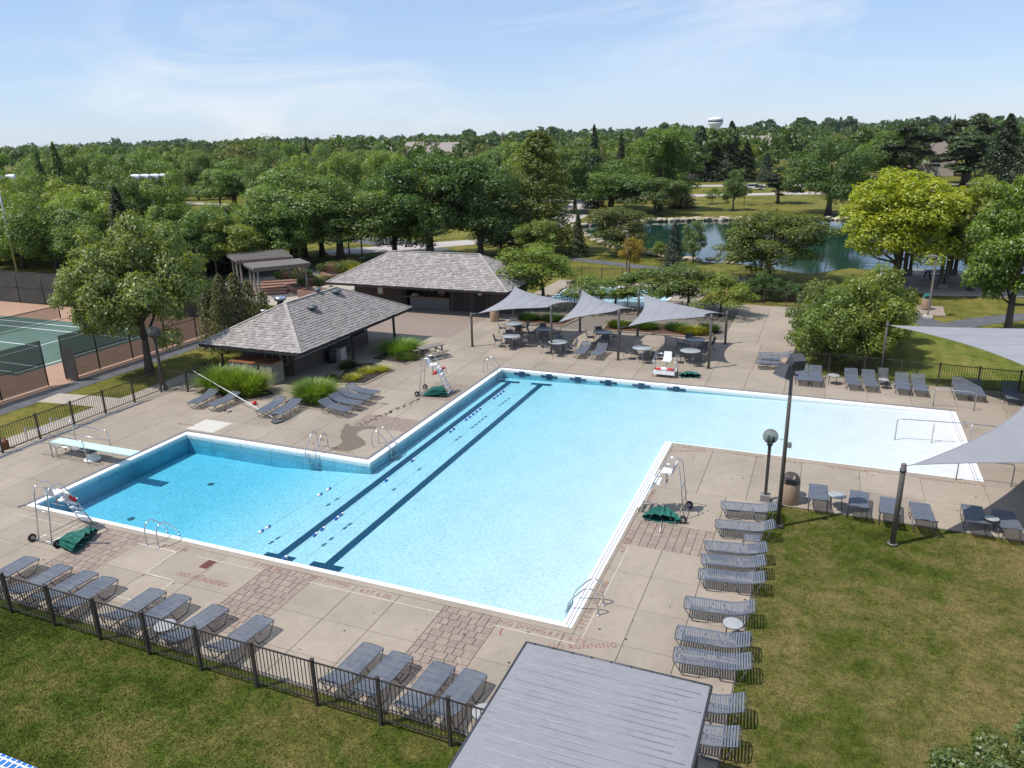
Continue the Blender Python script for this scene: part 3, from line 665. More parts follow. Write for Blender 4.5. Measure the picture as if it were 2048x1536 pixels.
# ------------------------------------------------------------------ hipped buildings
def roof_faces(x0, x1, y0, y1, ze, zr):
    """Four planes of a hip roof; the ridge runs along the longer side."""
    if x1 - x0 > y1 - y0:
        h = (y1 - y0) / 2; a, b = (x0 + h, y0 + h, zr), (x1 - h, y0 + h, zr)
        return dict(front=[(x0, y0, ze), (x1, y0, ze), b, a], right=[(x1, y0, ze), (x1, y1, ze), b], back=[(x1, y1, ze), (x0, y1, ze), a, b], left=[(x0, y1, ze), (x0, y0, ze), a])
    h = (x1 - x0) / 2; a, b = (x0 + h, y0 + h, zr), (x0 + h, y1 - h, zr)
    return dict(front=[(x0, y0, ze), (x1, y0, ze), a], right=[(x1, y0, ze), (x1, y1, ze), b, a], back=[(x1, y1, ze), (x0, y1, ze), b], left=[(x0, y1, ze), (x0, y0, ze), a, b])
def shingle_face(poly, exposure, width, parent, pieces, seed, origin):
    """Lay shingles in overlapping courses over one roof plane; each is a wedge with its own thickness and length."""
    r = random.Random(seed); P = [Vector(p) for p in poly]; e = (P[1] - P[0]); Lw = e.length; e.normalize()
    nrm = (P[1] - P[0]).cross(P[-1] - P[0]).normalized(); s = nrm.cross(e)
    loc = [((p - P[0]).dot(e), (p - P[0]).dot(s)) for p in P]; top = max(l[1] for l in loc)
    def span(v):
        xs = []
        for i in range(len(loc)):
            (xa, ya), (xb, yb) = loc[i], loc[(i + 1) % len(loc)]
            if abs(yb - ya) > 1e-6 and min(ya, yb) <= v <= max(ya, yb): xs.append(xa + (xb - xa) * (v - ya) / (yb - ya))
        return (min(xs), max(xs)) if len(xs) > 1 else None
    n = int(top / exposure); merged = [MB() for _ in range(3)]; count = 0
    for k in range(n):
        v = k * exposure; sp = span(min(v + exposure * 0.6, top - .01))
        if not sp: continue
        a = sp[0]
        while a < sp[1] - 0.02:
            w = min(width * r.uniform(0.65, 1.35), sp[1] - a)
            if sp[1] - a - w < 0.06: w = sp[1] - a
            th = r.uniform(.024, .05); ov = r.uniform(-.022, .012); L_ = exposure * 1.35
            if v + L_ > top: L_ = top - v
            b0 = P[0] + e * (a + .005) + s * (v + ov) + nrm * 0.012; b1 = b0 + e * (w - .01); t0 = P[0] + e * (a + .005) + s * (v + L_) + nrm * 0.004; t1 = t0 + e * (w - .01)
            vs = [b0, b1, t1, t0, b0 + nrm * th, b1 + nrm * th, t1 + nrm * .01, t0 + nrm * .01]
            fs = [(4, 5, 6, 7), (0, 1, 5, 4), (1, 2, 6, 5), (3, 0, 4, 7)]
            if pieces and count < 300: MB().quads([q - origin for q in vs], fs).build('shingle', MAT['shingle'], parent); count += 1
            else: merged[r.randrange(3)].quads([q - origin for q in vs], fs)
            a += w
    for mbm in merged:
        if mbm.f: o = mbm.build('shingle_courses', MAT['shingle'], parent); o['kind'] = 'stuff'
def ridge_caps(poly_edges, parent, origin):
    mb = MB()
    for a, b in poly_edges:
        a = Vector(a) - origin; b = Vector(b) - origin; L_ = (b - a).length; n = int(L_ / .2)
        for i in range(n):
            p = a.lerp(b, i / n) + Vector((0, 0, .045)); q = a.lerp(b, (i + 1.2) / n) + Vector((0, 0, .035)); mb.bar(p, q, .22, .035)
    o = mb.build('ridge_caps', MAT['shingle'], parent); o['kind'] = 'stuff'
def hip_building(root, x0, x1, y0, y1, ze, zr, exposure, width, pieces_on, faces):
    o0 = root.location.copy(); F = roof_faces(x0, x1, y0, y1, ze, zr); mb = MB()
    for f in F.values(): mb.quads([Vector(p) - o0 for p in f], [tuple(range(len(f)))])
    mb.prism([(x0 - o0.x, y0 - o0.y), (x1 - o0.x, y0 - o0.y), (x1 - o0.x, y1 - o0.y), (x0 - o0.x, y1 - o0.y)], ze - .16 - o0.z, ze - 0.002 - o0.z)
    roof = mb.build('roof', MAT['underlay'], root)
    for i, k in enumerate(faces): shingle_face(F[k], exposure, width, roof, k == pieces_on, 31 + i, o0)
    fr = F['front'];
    if len(fr) == 4: a, b = fr[3], fr[2]
    else: a, b = fr[2], F['back'][2]
    c = [(x0, y0, ze), (x1, y0, ze), (x1, y1, ze), (x0, y1, ze)]
    near = lambda p: a if (Vector(p) - Vector(a)).length < (Vector(p) - Vector(b)).length else b
    ridge_caps([(a, b)] + [(p, near(p)) for p in c], roof, o0)
    return roof
# pool house
ph = thing('pool_house', 'low pool house with weathered hip roof and round vents beside the grasses', 'building', (-2.0, 21, 0))
def W_(root, x0, x1, y0, y1, z0, z1, name, mat): o = root.location; return MB().box(x0 - o.x, x1 - o.x, y0 - o.y, y1 - o.y, z0, z1).build(name, mat, root)
W_(ph, -4.4, -0.65, 17.5, 25.4, 0, 2.0, 'wall', MAT['wall'])
W_(ph, -0.645, -0.60, 17.55, 25.35, .98, 1.03, 'wall_rail', plain('pale_rail', (0.5, .5, .48), .6))
W_(ph, -0.645, -0.62, 22.0, 22.9, 0, 1.98, 'door', MAT['trim']); W_(ph, -0.645, -0.60, 23.3, 24.9, .95, 1.9, 'serving_window', MAT['black'])
W_(ph, -0.9, -0.40, 23.2, 25.0, .86, .93, 'window_ledge', MAT['counter'])
W_(ph, -0.645, -0.615, 18.9, 19.5, 1.25, 1.7, 'sign_panel', MAT['white']); W_(ph, -0.645, -0.615, 22.95, 23.2, 1.2, 1.75, 'notice_panel', MAT['white'])
for y in (21.6, 26.6): W_(ph, 0.6, 0.72, y, y + .12, 0, 2.0, 'roof_post', MAT['trim'])
for x in (-2.3, -1.2):
    mb = MB()
    for k in range(4):
        rr = .30 + .02 * k; mb.tube([(x + 2.0 + rr * math.cos(a) * .8, 17.42 - 21 - .03 * k, 1.1 + rr * 1.35 * math.sin(a)) for a in np.linspace(0, 2 * math.pi, 25)], .022, 6)
    mb.build('hose_coil', MAT['hose'], ph)
proof = hip_building(ph, -5.44, 1.66, 15.25, 27.58, 2.15, 4.0, 0.20, 0.21, 'front', ('front', 'right'))
def vent(x, y, z, rr=.33):
    mb = MB(); mb.lathe([(.10, 0), (.12, .16), (rr, .17), (rr, .22), (rr * .8, .31), (0.0, .36)], 20, (x + 2.0, y - 21, z)); return mb.build('roof_vent', plain('vent_grey', (.10, .12, .13), .5, .2), proof)
vent(-0.75, 19.9, 3.42); vent(-1.35, 23.3, 3.72); vent(-1.9, 22.1, 4.0, .22)
mb = MB(); mb.lathe([(.20, 0), (.20, .55), (.36, .58), (.38, .72), (.30, .80), (0, .84)], 22, (-3.1 + 2.0, 19.9 - 21, 3.35)); mb.build('chimney_vent', MAT['steel'], proof)
mb = MB(); mb.lathe([(.14, 0), (.14, .35), (.22, .37), (.2, .46), (0, .5)], 18, (-4.2 + 2.0, 19.6 - 21, 2.85)); mb.build('chimney_vent', MAT['dullsteel'], proof)

# snack bar
sb = thing('snack_bar', 'long snack bar building with shingled hip roof and open serving counter', 'building', (-2, 38, 0))
W_(sb, -8.9, -4.3, 36.4, 40.2, 0, 2.05, 'wall', MAT['wall']); W_(sb, -0.0, 5.2, 36.4, 40.2, 0, 2.05, 'wall', MAT['wall'])
W_(sb, -4.3, 0, 37.9, 40.2, 0, 2.05, 'back_wall', MAT['wall']); W_(sb, -4.3, -4.25, 36.45, 37.9, 0, 2.05, 'tan_partition', MAT['tan'])
W_(sb, -4.24, -3.95, 36.5, 37.9, 0, 2.0, 'side_opening', MAT['black'])
W_(sb, -3.6, -0.02, 36.36, 36.45, 0, .92, 'counter_front', MAT['counter']); W_(sb, -4.2, -0.02, 36.2, 36.8, .925, .985, 'counter_top', MAT['tan'])
for x in (0.35, 2.2):
    d = W_(sb, x, x + .95, 36.37, 36.398, 0.02, 1.95, 'door', MAT['trim']); o = sb.location
    MB().lathe([(.0, 0), (.035, .01), (.035, .04), (0, .05)], 10, (x + .85 - o.x, 36.35 - o.y, .95)).build('door_knob', MAT['steel'], d)
for x in (-4.36, 0.02, 1.55, 3.4): W_(sb, x, x + .07, 36.35, 36.399, 0, 2.03, 'trim_board', MAT['trim'])
W_(sb, -6.6, -6.15, 36.36, 36.398, 1.0, 1.55, 'notice_board', MAT['white']); W_(sb, -6.72, -6.03, 36.375, 36.399, .92, 1.63, 'notice_frame', MAT['rust'])
W_(sb, 2.55, 2.85, 36.345, 36.368, 1.35, 1.65, 'door_sign', MAT['white'])
W_(sb, -2.6, -2.2, 37.85, 37.895, 1.1, 1.6, 'menu_panel', MAT['counter']); W_(sb, -3.5, -3.0, 36.5, 36.7, .99, 1.12, 'tray', MAT['white'])
hip_building(sb, -10.0, 6.0, 34.0, 42.0, 2.18, 4.3, 0.20, 0.21, None, ('front', 'right', 'left'))

# a person serving behind the counter
def skin_person(root, joints, edges, radii, mats):
    for (nm, ids, mat) in mats:
        me = bpy.data.meshes.new(nm); idx = {j: i for i, j in enumerate(ids)}
        me.from_pydata([joints[j] for j in ids], [(idx[a], idx[b]) for a, b in edges if a in idx and b in idx], []); me.materials.append(mat)
        o = put(nm, me, root); s = o.modifiers.new('skin', 'SKIN'); o.modifiers.new('sub', 'SUBSURF').render_levels = 1
        for i, j in enumerate(ids): me.skin_vertices[0].data[i].radius = (radii[j], radii[j] * .8)
        me.skin_vertices[0].data[0].use_root = True
pr = thing('person', 'person in a white shirt standing behind the snack bar counter', 'person', (-1.0, 37.0, 0))
J = dict(pelvis=(0, 0, .95), waist=(0, 0, 1.08), chest=(0, -.02, 1.32), neck=(0, -.02, 1.49), head=(0, -.03, 1.58), crown=(0, -.02, 1.70), ls=(-.18, 0, 1.42), le=(-.25, -.05, 1.15), lh=(-.2, -.3, 1.05), rs=(.18, 0, 1.42), re=(.26, -.05, 1.15), rh=(.2, -.3, 1.05), lk=(-.1, -.01, .5), lf=(-.1, .02, .06), lt=(-.1, -.14, .03), rk=(.1, -.01, .5), rf=(.1, .02, .06), rt=(.1, -.14, .03), lp=(-.09, 0, .9), rp=(.09, 0, .9))
RD = dict(pelvis=.13, waist=.125, chest=.15, neck=.055, head=.085, crown=.07, ls=.065, le=.045, lh=.035, rs=.065, re=.045, rh=.035, lk=.06, lf=.045, lt=.035, rk=.06, rf=.045, rt=.035, lp=.085, rp=.085)
ED = [('pelvis', 'waist'), ('waist', 'chest'), ('chest', 'neck'), ('neck', 'head'), ('head', 'crown'), ('chest', 'ls'), ('ls', 'le'), ('le', 'lh'), ('chest', 'rs'), ('rs', 're'), ('re', 'rh'), ('pelvis', 'lp'), ('lp', 'lk'), ('lk', 'lf'), ('lf', 'lt'), ('pelvis', 'rp'), ('rp', 'rk'), ('rk', 'rf'), ('rf', 'rt')]
skin_person(pr, J, ED, RD, [('body', list(J), MAT['skin'])])
RS = {k: v * 1.12 for k, v in RD.items()}
skin_person(pr, J, ED, RS, [('shirt', ['waist', 'chest', 'ls', 'le', 'rs', 're'], MAT['shirt']), ('shorts', ['pelvis', 'lp', 'lk', 'rp', 'rk'], MAT['shorts'])])
mb = MB(); mb.lathe([(0.10, 0), (.115, .06), (.09, .14), (0, .17)], 14, (0, .0, 1.60)); mb.build('hair', MAT['black'], pr)

# cabinets beside the pool house
for (x, y, w, d, h, lab) in ((-2.55, 15.9, 1.7, 1.2, 1.25, 'larger rust-topped beige utility cabinet behind the tall grass'), (-1.15, 16.1, .9, 1.0, 1.2, 'smaller beige utility cabinet with rusty top next to the pool house hoses')):
    c = thing('utility_cabinet', lab, 'cabinet', (x, y, 0)); MB().box(-w/2, w/2, -d/2, d/2, 0, h).build('body', MAT['cabinet'], c); MB().box(-w/2 - .04, w/2 + .04, -d/2 - .04, d/2 + .04, h + .002, h + .07).build('lid', MAT['rust'], c)
    MB().box(-.01, .01, -d/2 - .012, -d/2 - .002, .1, h - .1).build('door_seam', MAT['trim'], c)
b = thing('litter_barrel', 'dark barrel standing against the pool house wall', 'barrel', (-0.25, 20.6, 0)); MB().lathe([(.27, 0), (.29, .05), (.29, .75), (.26, .8), (.2, .82)], 20).build('drum', MAT['black'], b); MB().lathe([(.24, .84), (.24, .87), (.1, .93), (0, .94)], 20).build('lid', MAT['sling'], b)
b = thing('storage_box', 'pale storage box by the pool house wall', 'box', (-0.15, 21.35, 0)); MB().box(-.3, .3, -.3, .3, 0, .8).build('body', MAT['pale'], b); MB().box(-.32, .32, -.32, .32, .802, .85).build('lid', MAT['counter'], b)

# ------------------------------------------------------------------ pergolas with planters
def pergola(label, p00, p10, p11, p01, z, posts):
    P = [Vector((*q, 0)) for q in (p00, p10, p11, p01)]; o0 = P[0]; root = thing('pergola', label, 'pergola', o0)
    P = [q - o0 for q in P]; zz = Vector((0, 0, z))
    for (s, tt) in posts:
        q = P[0].lerp(P[1], tt).lerp(P[3].lerp(P[2], tt), s); MB().box(q.x - .07, q.x + .07, q.y - .07, q.y + .07, 0, z - .12).build('post', MAT['timber'], root)
    for s in (.10, .36, .64, .90):
        a = P[0].lerp(P[3], s); b = P[1].lerp(P[2], s); MB().bar(a + zz - Vector((0, 0, .12)), b + zz - Vector((0, 0, .12)), .09, .22).build('beam', MAT['timber'], root)
    n = 15
    for k in range(n + 1):
        a = P[0].lerp(P[1], k / n); b = P[3].lerp(P[2], k / n); MB().bar(a + zz + Vector((0, 0, .06)), b + zz + Vector((0, 0, .06)), .05, .14).build('rafter', MAT['timber'], root)
    n = 34
    for k in range(n + 1):
        a = P[0].lerp(P[3], k / n); b = P[1].lerp(P[2], k / n); MB().bar(a + zz + Vector((0, 0, .15)), b + zz + Vector((0, 0, .15)), .07, .035).build('slat', MAT['timber'], root)
    return root
q = lambda px, py, z: tuple(at(px, py, z).xy)
PP = ((0.1, .08), (0.5, .08), (.9, .08), (.1, .92), (.5, .92), (.9, .92))
pergola('larger weathered timber pergola farther from the pool house', q(452, 511, 2.6), q(567, 502, 2.6), q(586, 516, 2.6), q(472, 524, 2.6), 2.6, PP)
pergola('smaller weathered timber pergola with the steps beneath it, closer to the pool house', q(487, 530, 2.6), q(600, 520, 2.6), q(621, 529, 2.6), q(507, 540, 2.6), 2.6, PP)
def planter(label, a, b, w, h):
    a = Vector((*a, 0)); b = Vector((*b, 0)); root = thing('brick_planter', label, 'planter', a); d = (b - a); L_ = d.length; d.normalize(); nrm = Vector((-d.y, d.x, 0))
    mb = MB()
    for s in (-1, 1): mb.bar(nrm * s * w / 2 + Vector((0, 0, h / 2)), d * L_ + nrm * s * w / 2 + Vector((0, 0, h / 2)), .22, h)
    for e in (0, L_): mb.bar(d * e - nrm * w / 2 + Vector((0, 0, h / 2 - .003)), d * e + nrm * w / 2 + Vector((0, 0, h / 2 - .003)), .216, h)
    mb.build('brick_wall', MAT['brick'], root)
    mb = MB(); mb.bar(Vector((0, 0, h - .1)), d * L_ + Vector((0, 0, h - .1)), w, .05); mb.build('soil', MAT['mulch'], root); return root, d, L_
g3 = lambda px, py: tuple(at(px, py).xy)
PLANTERS = [planter('long brick planter with clipped hedge under the pergolas', g3(572, 566), g3(607, 585), 1.6, .5), planter('brick planter with hedge at the end of the smaller pergola', g3(608, 590), g3(640, 592), 1.6, .55), planter('brick planter with pale bush behind the snack bar roof', g3(662, 552), g3(685, 560), 2.2, .6)]
st = thing('brick_steps', 'brick steps climbing under the smaller pergola', 'steps', (*g3(535, 588), 0)); d0 = (Vector((*g3(560, 575), 0)) - Vector((*g3(535, 588), 0))).normalized()
for k in range(5): MB().bar(d0 * (k * .9) + Vector((-1.4, -1.0, .06 + .08 * k)), d0 * (k * .9) + Vector((1.4, 1.0, .06 + .08 * k)), .85, .12 + .08 * k).build('step', MAT['brick'], st)
# ------------------------------------------------------------------ loungers
def arc(pts, n=5, r=.08):
    """Round the corners of a polyline."""
    out = [Vector(pts[0])]
    for i in range(1, len(pts) - 1):
        p0, p1, p2 = Vector(pts[i - 1]), Vector(pts[i]), Vector(pts[i + 1]); a = p1 + (p0 - p1).normalized() * min(r, (p0 - p1).length / 2); b = p1 + (p2 - p1).normalized() * min(r, (p2 - p1).length / 2)
        for k in range(n + 1):
            t_ = k / n; out.append(a * (1 - t_) ** 2 + p1 * 2 * t_ * (1 - t_) + b * t_ ** 2)
    out.append(Vector(pts[-1])); return out
HW = .31
def lounger_profile(y, back):
    if y < .32: return .36
    s = (y - .32); return .36 + math.tan(back) * s * min(1, .45 + s) + .02 * s
def lounger_proto(back):
    root = thing('lounge_chair', 'x', 'lounge chair'); ys = np.linspace(-.95, .95, 20)
    mb = MB(); side = [(-HW, y, lounger_profile(y, back)) for y in ys]
    loop = [(0, -.97, .355)] + [(-HW + .0, -.955, .357)] + side[1:-1] + [(-HW, .955, lounger_profile(.955, back)), (0, .985, lounger_profile(.985, back))]
    loop = arc(loop, 3, .06); mb.tube(loop, .0155, 6); mb.tube([(-v.x, v.y, v.z) for v in loop], .0155, 6); mb.build('frame', MAT['frame'], root)
    for sx in (-1, 1):
        x = sx * HW
        MB().tube(arc([(x, -.93, .35), (x * 1.02, -.70, .014), (x * 1.02, -.30, .014), (x, -.14, .35)], 3, .06), .0135, 6).build('leg', MAT['frame'], root)
        MB().tube(arc([(x, .08, .35), (x * 1.02, .22, .014), (x * 1.02, .66, .014), (x, .84, lounger_profile(.84, back))], 3, .06), .0135, 6).build('leg', MAT['frame'], root)
    sm = MB(); sm.box(-HW - .012, HW + .012, -.0215, .0215, .004, .016); sm.box(-HW - .020, -HW - .012, -.0215, .0215, -.012, .016); sm.box(HW + .012, HW + .020, -.0215, .0215, -.012, .016); sme = sm.mesh('strap', MAT['strap'])
    n = 30
    for k in range(n):
        y = -.91 + 1.82 * k / (n - 1); o = put('strap', sme, root, (0, y, lounger_profile(y, back) + .008)); s = (lounger_profile(y + .02, back) - lounger_profile(y - .02, back)) / .04; o.rotation_euler = (math.atan(s), 0, 0)
    return root
PROTO = {}
def lounger(label, foot, head, group, back=14, z=0.0):
    """Place a lounger by its foot end and head end on the ground."""
    if back not in PROTO: PROTO[back] = lounger_proto(rad(back)); o = PROTO[back]
    else: o = copy_tree(PROTO[back])
    f = Vector(foot[:2]); h = Vector(head[:2]); d = (h - f).normalized(); c = f + d * .95
    o.location = (c.x, c.y, z); o.rotation_euler = (0, 0, math.atan2(-d.x, d.y)); tag(o, label, 'lounge chair', group); return o
ORD = ['first', 'second', 'third', 'fourth', 'fifth', 'sixth', 'seventh', 'eighth', 'ninth', 'tenth', 'eleventh', 'twelfth']
NEAR = [(20.53, -.1), (19.66, -.06), (18.46, -.1), (17.55, -.08), (14.02, -.13), (12.45, -.12), (10.98, 0), (10.04, 0), (8.09, .06), (7.21, 0), (6.09, .03), (4.59, .08)]
for i, (x, dx) in enumerate(NEAR):
    lounger('slate strap lounger, %s from the grey canopy in the row inside the foreground fence' % ORD[i], (x, -2.86 - .02 * (i % 3)), (x + dx * 1.2, -4.8), 'loungers along the foreground fence', (16, 12, 18, 16, 20, 12, 16, 22, 12, 18, 16, 14)[i])
RIGHT = [(25.0, 8.38, 26.8, 8.66), (25.0, 6.92, 26.86, 7.2), (24.9, 5.32, 26.72, 5.63), (24.92, 4.46, 26.75, 4.77), (24.98, 3.58, 26.8, 3.82), (24.85, 1.94, 26.65, 2.11), (24.88, .48, 26.67, .61), (25.0, -.45, 26.79, -.24), (25.0, -2.02, 26.8, -1.86), (25.0, -3.05, 26.79, -2.93)]
for i, (a, b, c, d) in enumerate(RIGHT):
    lounger('slate strap lounger, %s from the floodlight pole in the column along the lawn edge' % ORD[i], (a, b), (c, d), 'loungers along the lawn edge', (12, 16, 12, 14, 12, 18, 14, 12, 16, 12)[i])
for i, (a, b, c, d) in enumerate([(28.16, 11.3, 28.2, 9.6), (29.59, 11.2, 29.47, 9.4), (30.58, 11.0, 30.49, 9.3), (31.51, 10.9, 31.57, 9.3), (33.18, 11.3, 33.15, 9.7), (34.1, 11.2, 34.17, 9.8)]):
    lounger('slate strap lounger, %s from the litter bin in the row above the lawn' % ORD[i], (a, b), (c, d), 'loungers in the row above the lawn', 22)
for i, (x, dx) in enumerate([(26.9, .15), (27.6, .1), (29.4, .2), (30.25, .18), (31.9, 0), (32.66, .05), (34.57, 0), (35.2, .05), (36.8, -.05)]):
    lounger('grey lounger against the hedge fence, %s from the stacked loungers' % ORD[i], (x + dx, 24.55), (x, 26.5), 'loungers along the hedge fence', 28)
for i, (a, b, c, d) in enumerate([(-2.0, 10.85, -2.25, 12.9), (-.83, 10.85, -.77, 12.7), (2.34, 10.95, 2.08, 13.1), (3.3, 10.95, 3.06, 13.1)]):
    lounger(('outer lounger under the skimmer pole by the tall grass', 'inner lounger under the skimmer pole beside the tall grass', 'lounger beside the round grass clump, closer to the skimmer net', 'lounger tucked against the round grass clump, beside the angled four')[i], (a, b), (c, d), 'loungers by the grasses', 14)
for i, (a, b, c, d) in enumerate([(6.4, 12.6, 4.3, 13.1), (6.4, 13.6, 4.4, 13.95), (6.39, 14.5, 4.35, 14.75), (6.27, 15.4, 4.18, 15.65)]):
    lounger('slate lounger in the angled four by the round grass clump, %s from the wet patch' % ORD[i], (a, b), (c, d), 'angled loungers by the grass', 20)
lounger('lounger half in sail shade beside the fourth dining table', (14.05, 25.95), (14.04, 28.1), 'loungers under the sails', 22)
lounger('lounger half in sail shade, of the pair the one nearer the middle sail post', (15.16, 25.95), (15.08, 28.1), 'loungers under the sails', 22)
for i in range(3): lounger(('top lounger of the three parked by the rear litter bin', 'middle lounger of the three parked by the rear litter bin', 'lowest lounger of the three parked by the rear litter bin')[i], (24.4, 29.3 - .95 * i), (26.3, 29.5 - .95 * i), 'loungers parked sideways', 18)

# ------------------------------------------------------------------ side tables, dining sets
def side_proto():
    root = thing('side_table', 'x', 'side table'); MB().lathe([(.26, .47), (.275, .475), (.275, .49), (.25, .495), (0, .495)], 24).build('table_top', plain('pale_table_top', (.34, .345, .34), .4), root)
    MB().tube([(.268 * math.cos(a), .268 * math.sin(a), .482) for a in np.linspace(0, 2 * math.pi, 25)], .013, 6, False).build('rim', MAT['frame'], root)
    for k in range(4):
        a = math.pi / 4 + k * math.pi / 2; MB().tube([(.2 * math.cos(a), .2 * math.sin(a), .47), (.24 * math.cos(a), .24 * math.sin(a), 0)], .011, 6).build('leg', MAT['frame'], root)
    return root
sp = side_proto()
for i, (x, y, s, lab) in enumerate([(28.8, 10.35, 1.15, 'round side table between the first two loungers above the lawn'), (33.62, 10.2, .85, 'small low side table between the shaded loungers above the lawn'), (26.25, 1.22, 1.0, 'round side table beside the lawn edge between spaced loungers'), (28.55, 25.6, 1.2, 'round side table between hedge loungers closer to the stacked loungers'), (31.0, 25.6, 1.0, 'small side table between hedge loungers farther along the fence'), (11.75, -4.3, 1.1, 'round side table among the loungers behind the foreground fence'), (21.35, -4.2, 1.05, 'round side table in the corner of fence and canopy')]):
    o = sp if i == 0 else copy_tree(sp); o.location = (x, y, 0); o.scale = (s, s, 1); tag(o, lab, 'side table', 'round side tables')
ot = thing('footstool', 'small strap footstool between two loungers at the lawn edge', 'footstool', (26.25, 6.25, 0), rad(8))
for k in range(8): MB().box(-.25 + k * .065, -.205 + k * .065, -.22, .22, .40, .415).build('strap', MAT['strap'], ot)
MB().tube(arc([(-.27, -.22, .4), (.27, -.22, .4), (.27, .22, .4), (-.27, .22, .4), (-.27, -.22, .4)], 3, .05), .013, 6).build('frame', MAT['frame'], ot)
for x in (-.25, .25):
    for y in (-.2, .2): MB().tube([(x, y, .4), (x * 1.05, y * 1.1, 0)], .012, 6).build('leg', MAT['frame'], ot)
st_ = thing('strap_chair', 'strap chair without cushions against the hedge fence', 'chair', (31.0, 26.2, 0))
def chair_parts(root):
    MB().box(-.23, .23, -.22, .22, .41, .435).build('seat', MAT['sling'], root)
    MB().quads([(-.22, .20, .44), (.22, .20, .44), (.22, .33, .86), (-.22, .33, .86), (-.22, .22, .44), (.22, .22, .44), (.22, .35, .86), (-.22, .35, .86)], [(3, 2, 1, 0), (4, 5, 6, 7), (0, 1, 5, 4), (1, 2, 6, 5), (2, 3, 7, 6), (3, 0, 4, 7)]).build('backrest', MAT['sling'], root)
    for s in (-1, 1):
        x = s * .25; MB().tube(arc([(x, .35, .88), (x, .22, .44), (x, -.22, .42)], 3, .05), .012, 6).build('side_rail', MAT['frame'], root)
        MB().tube(arc([(x, -.24, 0), (x, -.22, .42), (x, -.22, .64), (x, .28, .66)], 3, .06), .012, 6).build('arm_leg', MAT['frame'], root)
        MB().tube([(x, .2, .42), (x, .30, 0)], .012, 6).build('leg', MAT['frame'], root)
    return root
chair_parts(st_)
def dining_table():
    root = thing('dining_table', 'x', 'table'); MB().lathe([(.60, .70), (.61, .705), (.61, .725), (.60, .73), (0, .73)], 32).build('table_top', plain('glass_table_top', (.34, .37, .38), .18), root)
    MB().tube([(.605 * math.cos(a), .605 * math.sin(a), .716) for a in np.linspace(0, 2 * math.pi, 33)], .017, 6, False).build('rim', MAT['frame'], root)
    for k in range(4):
        a = math.pi / 4 + k * math.pi / 2; MB().tube(arc([(.5 * math.cos(a), .5 * math.sin(a), .70), (.40 * math.cos(a), .40 * math.sin(a), .35), (.46 * math.cos(a), .46 * math.sin(a), 0)], 4, .15), .016, 6).build('leg', MAT['frame'], root)
    return root
dt = dining_table(); ch = chair_parts(thing('patio_chair', 'x', 'chair'))
TABLES = [(7.81, 30.8, 'the table behind the first post'), (8.99, 27.49, 'the half-shaded first sail table'), (10.46, 29.94, 'the shaded table mid first sail'), (12.4, 26.95, 'the sunlit table by the second post'), (14.38, 30.27, 'the rear table under the second sail'), (17.74, 27.2, 'the front table under the third sail'), (20.43, 30.11, 'the rear table under the third sail'), (20.6, 27.4, 'the table by the low lifeguard seat')]
first_t = first_c = True; SIDE = ('pool side', 'far side', 'snack bar side', 'lawn side')
for ti, (x, y, nm) in enumerate(TABLES):
    o = dt if first_t else copy_tree(dt); first_t = False; o.location = (x, y, 0); tag(o, 'round metal dining table, ' + nm, 'table', 'dining tables under the sails')
    base = rng.uniform(-.25, .25)
    for k, (ang, s) in enumerate(((-math.pi / 2, 0), (math.pi / 2, 1), (math.pi, 2), (0, 3))):
        a = ang + base + rng.uniform(-.2, .2) + .35; rr = rng.uniform(.72, .92); cx, cy = x + rr * math.cos(a), y + rr * math.sin(a)
        c = ch if first_c else copy_tree(ch); first_c = False; c.location = (cx, cy, 0); c.rotation_euler = (0, 0, a - math.pi / 2 + rng.uniform(-.25, .25)); tag(c, 'patio chair on the %s of %s' % (SIDE[s], nm), 'chair', 'patio chairs around the dining tables')

# ------------------------------------------------------------------ shade sails and posts
def sail_post(label, x, y, h, r_=.075):
    root = thing('sail_post', label, 'post', (x, y, 0)); MB().lathe([(r_, 0), (r_, h), (r_ * .8, h + .02), (0, h + .025)], 18).build('pole', MAT['post'], root); MB().lathe([(.17, 0), (.17, .02), (0, .02)], 18).build('base_plate', MAT['post'], root); MB().lathe([(r_ + .02, h - .25), (r_ + .02, h - .17), (r_, h - .17)], 18).build('collar', MAT['frame'], root); return root
for (x, y, h, lab) in [(6.52, 26.74, 2.25, 'short front sail post closest to the picnic table'), (7.1, 32.6, 3.1, 'tall rear sail post by the snack bar'), (12.1, 26.6, 3.1, 'front sail post beside the sunlit dining table'), (12.06, 32.7, 3.1, 'rear sail post between the first and second sails'), (16.42, 26.56, 3.1, 'front sail post between the lounger pair and third sail'), (16.17, 32.66, 3.1, 'rear sail post between the second and third sails'), (21.85, 26.44, 3.2, 'front sail post behind the low lifeguard seat'), (22.03, 32.29, 2.15, 'short rear sail post next to the tree shadow')]: sail_post(lab, x, y, h)
sail_post('thick sail post standing in the lawn by the upper loungers', 30.55, 8.19, 2.85, .085); sail_post('thin sail post at the hedge fence', 30.95, 27.05, 3.3, .06); sail_post('tall sail post beside the shallow end', 36.9, 22.6, 2.45, .10)
